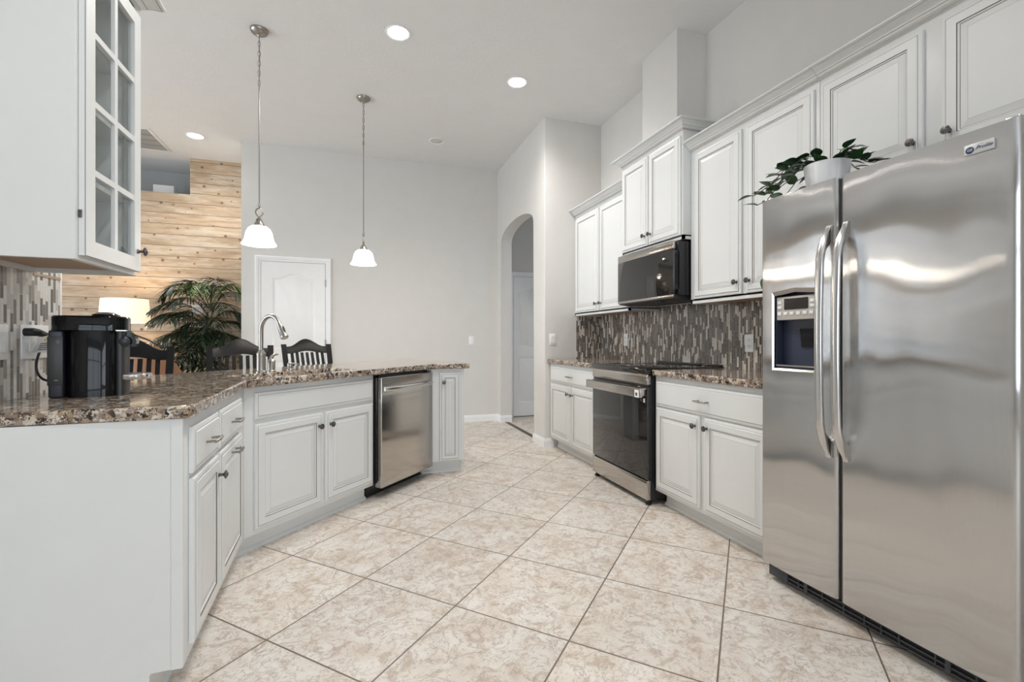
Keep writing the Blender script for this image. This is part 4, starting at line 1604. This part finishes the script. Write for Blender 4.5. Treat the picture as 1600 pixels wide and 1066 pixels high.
st = make_stool()
spots = [(-1.33, 3.50, R(14), 'black slat-back counter stool partly hidden behind the coffee machine'),
         (-0.82, 3.97, R(14), 'black slat-back counter stool behind the tall faucet'),
         (-0.43, 4.785, R(20), 'black slat-back counter stool in front of the white back-wall door')]
for i, (x, y, a, lab) in enumerate(spots):
    o = st if i == 0 else copy_tree(st)
    # position given for the top of the backrest
    off = Matrix.Rotation(a, 3, 'Z') @ Vector((0, 0.26, 0))
    o.location = (x - off.x, y - off.y, 0)
    o.rotation_euler = (0, 0, a)
    o['label'] = lab


# ------------------------------------------------------------------ lights hanging from and set into the ceiling
def pendant(x, y, zb, label, a, first=None):
    """zb: rim height of the glass"""
    r = thing('pendant_light', label, 'lamp', (x, y, CEIL), a, 'pendant lights over the peninsula')
    L = CEIL - zb
    b = MB(); b.lathe([(0.062, 0.0), (0.062, -0.008), (0.055, -0.022), (0.035, -0.036), (0.014, -0.043), (0.008, -0.052), (0.0, -0.054)], seg=28); b.build('canopy', 'nickel', r)
    chain_l = 0.40
    b = MB()
    n = 11
    ll = chain_l / n
    for k in range(n):
        zc = -0.05 - ll * (k + 0.5)
        pts = []
        for j in range(14):
            t = 2 * PI * j / 14
            u, v = 0.0085 * math.cos(t), ll * 0.66 * math.sin(t)
            pts.append((u, 0, zc + v) if k % 2 else (0, u, zc + v))
        b.tube(pts, 0.0018, 6, closed=True)
    b.build('chain', 'nickel', r)
    zt = -L + 0.290
    b = MB(); b.tube([(0.001, 0, -0.04), (0.004, 0, -0.2), (0, 0, -0.05 - chain_l), (0, 0, zt)], [0.002, 0.002, 0.0045, 0.0045], 10)
    b.lathe([(0.007, zt + 0.012), (0.009, zt), (0.009, zt - 0.01), (0.005, zt - 0.016)], seg=14)
    b.build('rod', 'nickel', r)
    b = MB()
    for s in (-1, 1):
        pts = []
        for k in range(15):
            u = k / 14
            pts.append((s * 0.026 * math.sin(PI * u * 1.35) * (1 - 0.1 * u), s * 0.006 * math.cos(PI * u), zt - 0.014 - 0.098 * u))
        b.tube(pts, 0.0042, 8)
    b.build('twisted_loop', 'nickel', r)
    b = MB(); b.lathe([(0.009, -L + 0.190), (0.016, -L + 0.182), (0.026, -L + 0.168), (0.034, -L + 0.150), (0.036, -L + 0.138), (0.033, -L + 0.136)], seg=24); b.build('cap', 'nickel', r)
    b = MB()
    prof = [(0.030, 0.140), (0.054, 0.134), (0.075, 0.117), (0.087, 0.092), (0.093, 0.064), (0.098, 0.038), (0.108, 0.016), (0.118, 0.005), (0.119, 0.0)]
    inner = [(rr_ - 0.004, h - 0.001) for rr_, h in reversed(prof)]
    b.lathe([(rr_, h - L) for rr_, h in prof + inner], seg=40, caps=False)
    b.build('shade', 'frost', r)
    b = MB(); b.lathe([(0.001, 0.125 - L), (0.016, 0.115 - L), (0.026, 0.085 - L), (0.028, 0.06 - L), (0.020, 0.036 - L), (0.001, 0.028 - L)], seg=20); b.build('bulb', 'bulb', r)
    l = bpy.data.lights.new('pendant_glow', 'POINT')
    l.energy = 5
    l.color = (1, 0.9, 0.75)
    l.shadow_soft_size = 0.05
    lo = bpy.data.objects.new('pendant_glow', l)
    COL.objects.link(lo)
    lo.parent = r
    lo.location = (0, 0, -L - 0.03)
    return r


pendant(-0.682, 3.880, 1.822, 'bell-shaped pendant light with lit white glass above the faucet, the nearer of two', R(20))
pendant(0.069, 4.655, 1.832, 'bell-shaped pendant light with lit white glass right of the back-wall door, the farther of two', R(75))


def can_light(x, y, label, on=True):
    r = thing('recessed_light', label, 'ceiling light', (x, y, CEIL), 0, 'recessed ceiling lights')
    b = MB(); b.lathe([(0.075, -0.001), (0.092, 0.0), (0.095, -0.004), (0.090, -0.008), (0.076, -0.006), (0.072, 0.0)], seg=36, caps=False); b.build('trim_ring', 'trim', r)
    if on:
        b = MB(); b.lathe([(0.0, -0.004), (0.074, -0.004), (0.074, -0.001), (0.0, -0.001)], seg=32); b.build('lens', 'led', r)
        l = bpy.data.lights.new('can_glow', 'SPOT')
        l.energy = 58
        l.spot_size = R(150)
        l.spot_blend = 0.8
        l.color = (1, 0.975, 0.94)
        l.shadow_soft_size = 0.07
        lo = bpy.data.objects.new('can_glow', l)
        COL.objects.link(lo)
        lo.parent = r
        lo.location = (0, 0, -0.03)
    else:
        b = MB(); b.lathe([(0.0, -0.005), (0.045, -0.004), (0.050, -0.001), (0.0, -0.001)], seg=28); b.build('lens', 'ledoff', r)
        b = MB(); b.lathe([(0.051, -0.002), (0.073, -0.003), (0.073, -0.0005), (0.051, -0.0005)], seg=28, caps=False); b.build('baffle', 'ledoff', r)
    return r


can_light(0.30, 3.58, 'lit round recessed ceiling light nearest the camera, between the pendants')
can_light(1.367, 3.93, 'lit round recessed ceiling light above the walkway beside the oven')
can_light(-1.721, 6.124, 'lit round recessed ceiling light in front of the pine plank wall')
can_light(0.893, 5.39, 'unlit round recessed ceiling light near the back wall', on=False)

can_light(0.55, 2.25, 'added unseen lit round recessed ceiling light above the end of the peninsula walkway')  # out-of-view lamp added to brighten the end wall and right cabinets
can_light(0.25, 0.75, 'added unseen lit round recessed ceiling light above the near end of the kitchen floor')  # out-of-view lamp added to light the upper left cabinet from above

# ceiling register
r = thing('ceiling_vent', 'white louvred air vent in the ceiling left of the plank-wall light', 'vent', (-2.46, 6.41, CEIL))
b = MB()
for (x0, x1, y0, y1) in ((-0.32, 0.32, -0.34, -0.31), (-0.32, 0.32, 0.31, 0.34), (-0.32, -0.29, -0.31, 0.31), (0.29, 0.32, -0.31, 0.31)):
    b.box(x0, x1, y0, y1, -0.008, 0, bev=0.002)
b.build('frame', 'trim', r)
b = MB(); b.box(-0.29, 0.29, -0.31, 0.31, -0.002, -0.0005); b.build('backing', 'seam', r)
for k in range(4):
    b = MB()
    y = -0.31 + 0.155 * k
    b.prism([(y + 0.008, -0.003), (y + 0.147, -0.003), (y + 0.147, -0.006), (y + 0.008, -0.012)], 'x', -0.29, 0.29)
    b.build('louver', 'vent', r)


# ------------------------------------------------------------------ living room behind the peninsula
def palm():
    r = thing('palm', 'tall dark green potted palm in front of the pine plank wall', 'plant', (-1.66, 6.45, 0))
    b = MB(); b.lathe([(0.0, 0.0), (0.13, 0.0), (0.14, 0.01), (0.175, 0.34), (0.178, 0.35), (0.165, 0.35), (0.16, 0.31), (0.0, 0.31)], seg=32); b.build('planter', 'basket', r)
    b = MB(); b.lathe([(0.0, 0.30), (0.16, 0.312), (0.0, 0.32)], seg=20); b.build('soil', 'soil', r)
    rnd = random.Random(11)
    for sx, sy, h in ((-0.02, 0, 1.45), (0.05, 0.03, 1.2), (-0.06, -0.04, 1.05)):
        b = MB()
        pts = [(sx + 0.02 * math.sin(k), sy, 0.3 + (h - 0.3) * k / 6) for k in range(7)]
        b.tube(pts, [0.022, 0.021, 0.02, 0.018, 0.016, 0.014, 0.01], 10)
        b.build('trunk', 'bark', r)
    # azimuth (0 = +x), start height, length, rise
    fr_ = [(178, 1.42, 0.62, 0.42), (150, 1.46, 0.50, 0.55), (28, 1.46, 0.42, 0.50), (330, 1.40, 0.55, 0.42), (255, 1.42, 0.55, 0.50), (90, 1.42, 0.42, 0.55), (290, 1.45, 0.5, 0.55), (215, 1.42, 0.55, 0.50),
           (185, 1.18, 0.72, 0.36), (210, 1.20, 0.68, 0.30), (290, 1.16, 0.60, 0.30), (350, 1.14, 0.50, 0.28), (162, 1.10, 0.62, 0.22), (240, 1.2, 0.6, 0.34), (270, 1.1, 0.55, 0.2),
           (190, 0.95, 0.72, 0.18), (222, 0.94, 0.70, 0.18), (262, 0.95, 0.60, 0.18), (315, 0.94, 0.55, 0.16), (15, 1.0, 0.45, 0.22), (200, 0.80, 0.72, 0.14), (240, 0.78, 0.62, 0.12), (120, 1.05, 0.4, 0.3), (175, 0.7, 0.6, 0.1), (285, 0.76, 0.55, 0.12),
           (183, 1.0, 0.78, 0.26), (230, 1.02, 0.7, 0.24), (275, 1.0, 0.62, 0.24), (305, 1.05, 0.6, 0.2), (205, 0.86, 0.78, 0.2), (250, 0.86, 0.66, 0.16), (195, 1.3, 0.7, 0.36), (235, 1.32, 0.6, 0.4), (300, 1.3, 0.55, 0.36), (340, 1.25, 0.5, 0.3), (260, 0.95, 0.4, 0.3), (220, 1.1, 0.4, 0.3)]
    for i, (az, z0, ln, rise) in enumerate(fr_):
        a = R(az + rnd.uniform(-8, 8))
        z0 += 0.07
        d = Vector((math.cos(a), math.sin(a), 0))
        s = Vector((-d.y, d.x, 0))
        b = MB()
        pts = []
        n = 22
        for k in range(n + 1):
            u = k / n
            pts.append(Vector((0.0, 0, z0)) + d * (0.84 * ln * (0.04 + u * 0.96)) + Vector((0, 0, rise * 1.55 * u - (rise * 0.95 + 0.16) * u ** 2.3)))
        b.tube(pts, [0.006 * (1 - 0.8 * k / n) for k in range(n + 1)], 6)
        for k in range(3, n + 1):
            u = k / n
            t = (pts[k] - pts[k - 1]).normalized()
            L = 0.27 * (math.sin(PI * min(1, 0.18 + u * 0.85)) ** 0.7) * rnd.uniform(0.85, 1.1) + 0.04
            for sd in (-1, 1):
                dd = (t * 0.7 + s * sd * rnd.uniform(0.45, 0.95) + Vector((0, 0, -0.12 + rnd.uniform(-0.1, 0.1)))).normalized()
                p0 = pts[k]
                w_ = 0.0085
                side = dd.cross(Vector((0, 0, 1))).normalized()
                prev = None
                for j, (tt, ww) in enumerate(((0, 0.4), (0.25, 1), (0.55, 0.9), (0.8, 0.55), (1, 0.03))):
                    c = p0 + dd * (L * tt) + Vector((0, 0, -0.45 * L * tt * tt))
                    e = (b.bm.verts.new(c + side * w_ * ww), b.bm.verts.new(c + Vector((0, 0, -0.004 * ww))), b.bm.verts.new(c - side * w_ * ww))
                    if prev:
                        b.bm.faces.new((prev[0], prev[1], e[1], e[0]))
                        b.bm.faces.new((prev[1], prev[2], e[2], e[1]))
                    prev = e
        # keep every leaflet on this side of the walls
        for v in b.bm.verts:
            v.co.y = min(v.co.y, 0.42)
            if v.co.y > -0.36:
                v.co.x = min(v.co.x, 0.375)
        f_ = b.build('frond', 'palmlight' if i in (2, 4) else 'palmgreen', r)
        if i in (2, 4):
            f_['label'] = 'lighter green young frond'
    return r


palm()

# floor lamp
r = thing('floor_lamp', 'floor lamp with a lit cream drum shade before the plank wall', 'lamp', (-2.49, 6.42, 0))
b = MB(); b.lathe([(0.0, 0.0), (0.14, 0.0), (0.14, 0.012), (0.02, 0.022), (0.011, 0.03), (0.011, 1.44), (0.0, 1.44)], seg=28); b.build('pole', 'matteblack', r)
b = MB(); b.lathe([(0.235, 1.305), (0.215, 1.575), (0.212, 1.575), (0.232, 1.305)], seg=48, caps=False); b.build('lamp_shade', 'shade', r)
b = MB(); b.lathe([(0.001, 1.40), (0.03, 1.43), (0.03, 1.46), (0.001, 1.50)], seg=16); b.build('bulb', 'bulb', r)
l = bpy.data.lights.new('lamp_glow', 'POINT')
l.energy = 14
l.color = (1, 0.78, 0.52)
l.shadow_soft_size = 0.06
lo = bpy.data.objects.new('lamp_glow', l)
COL.objects.link(lo)
lo.parent = r
lo.location = (0, 0, 1.45)


# leather armchair
def armchair():
    r = thing('armchair', 'brown leather tub armchair beside the palm and the plank wall', 'armchair', (-2.02, 5.86, 0), R(160))
    b = MB()
    rings = []
    n = 26
    for i in range(n + 1):
        a = PI * (-0.12) + PI * 1.24 * i / n
        back = max(0, math.sin(a))
        zt = 0.62 + 0.43 * min(1, back * 1.35) ** 0.8
        ring = []
        for rad, z in ((0.30, 0.22), (0.335, 0.5 * (0.22 + zt)), (0.375, zt - 0.03), (0.372, zt - 0.008), (0.352, zt), (0.330, zt - 0.012), (0.30, zt - 0.05), (0.25, 0.22)):
            ring.append(Vector((rad * math.cos(a), rad * 0.95 * math.sin(a), z)))
        rings.append(ring)
    b.sweep(rings)
    b.build('back', 'leather', r, ang=0.9)
    b = MB(); b.box(-0.26, 0.26, -0.30, 0.24, 0.22, 0.42, bev=0.04, seg=3); b.build('seat', 'leather', r)
    for x in (-0.22, 0.22):
        for y in (-0.22, 0.2):
            b = MB(); b.tube([(x, y, 0.23), (x * 1.12, y * 1.12, 0)], [0.02, 0.013], 10); b.build('leg', 'matteblack', r)
    bpy.context.view_layer.update()
    iv = r.matrix_world.inverted()
    b = MB(); b.tube([iv @ Vector(q) for q in ((-2.02, 5.95, 1.055), (-2.10, 5.97, 1.105), (-2.22, 6.0, 1.155), (-2.34, 6.03, 1.17), (-2.42, 6.02, 1.10), (-2.40, 5.98, 1.0))], 0.010, 8)
    s_ = b.build('strap', 'matteblack', r)
    s_['label'] = 'black strap'
    return r


armchair()
b = MB(); b.box(-0.115, 0.115, -0.07, 0.07, 0.0, 0.185, bev=0.006); b.box(-0.100, 0.100, -0.073, -0.068, 0.015, 0.170, bev=0.002)
o = b.build('box', 'plastic', None, (-2.39, 7.30, 2.953))
tag(o, 'small white box standing on the ledge above the plank wall', 'box')

# members of one kind share a group
GROUPS = {'base_cabinet': 'white base cabinets', 'wall_cabinet': 'white wall cabinets along the right wall', 'power_outlet': 'power outlets on the right mosaic',
          'light_switch': 'white light switches', 'switch_plate': 'white plates on the left mosaic', 'countertop': 'brown granite countertops'}
for o in S.objects:
    if o.parent is None and 'category' in o and 'group' not in o:
        g_ = GROUPS.get(o.name.split('.')[0])
        if g_:
            o['group'] = g_
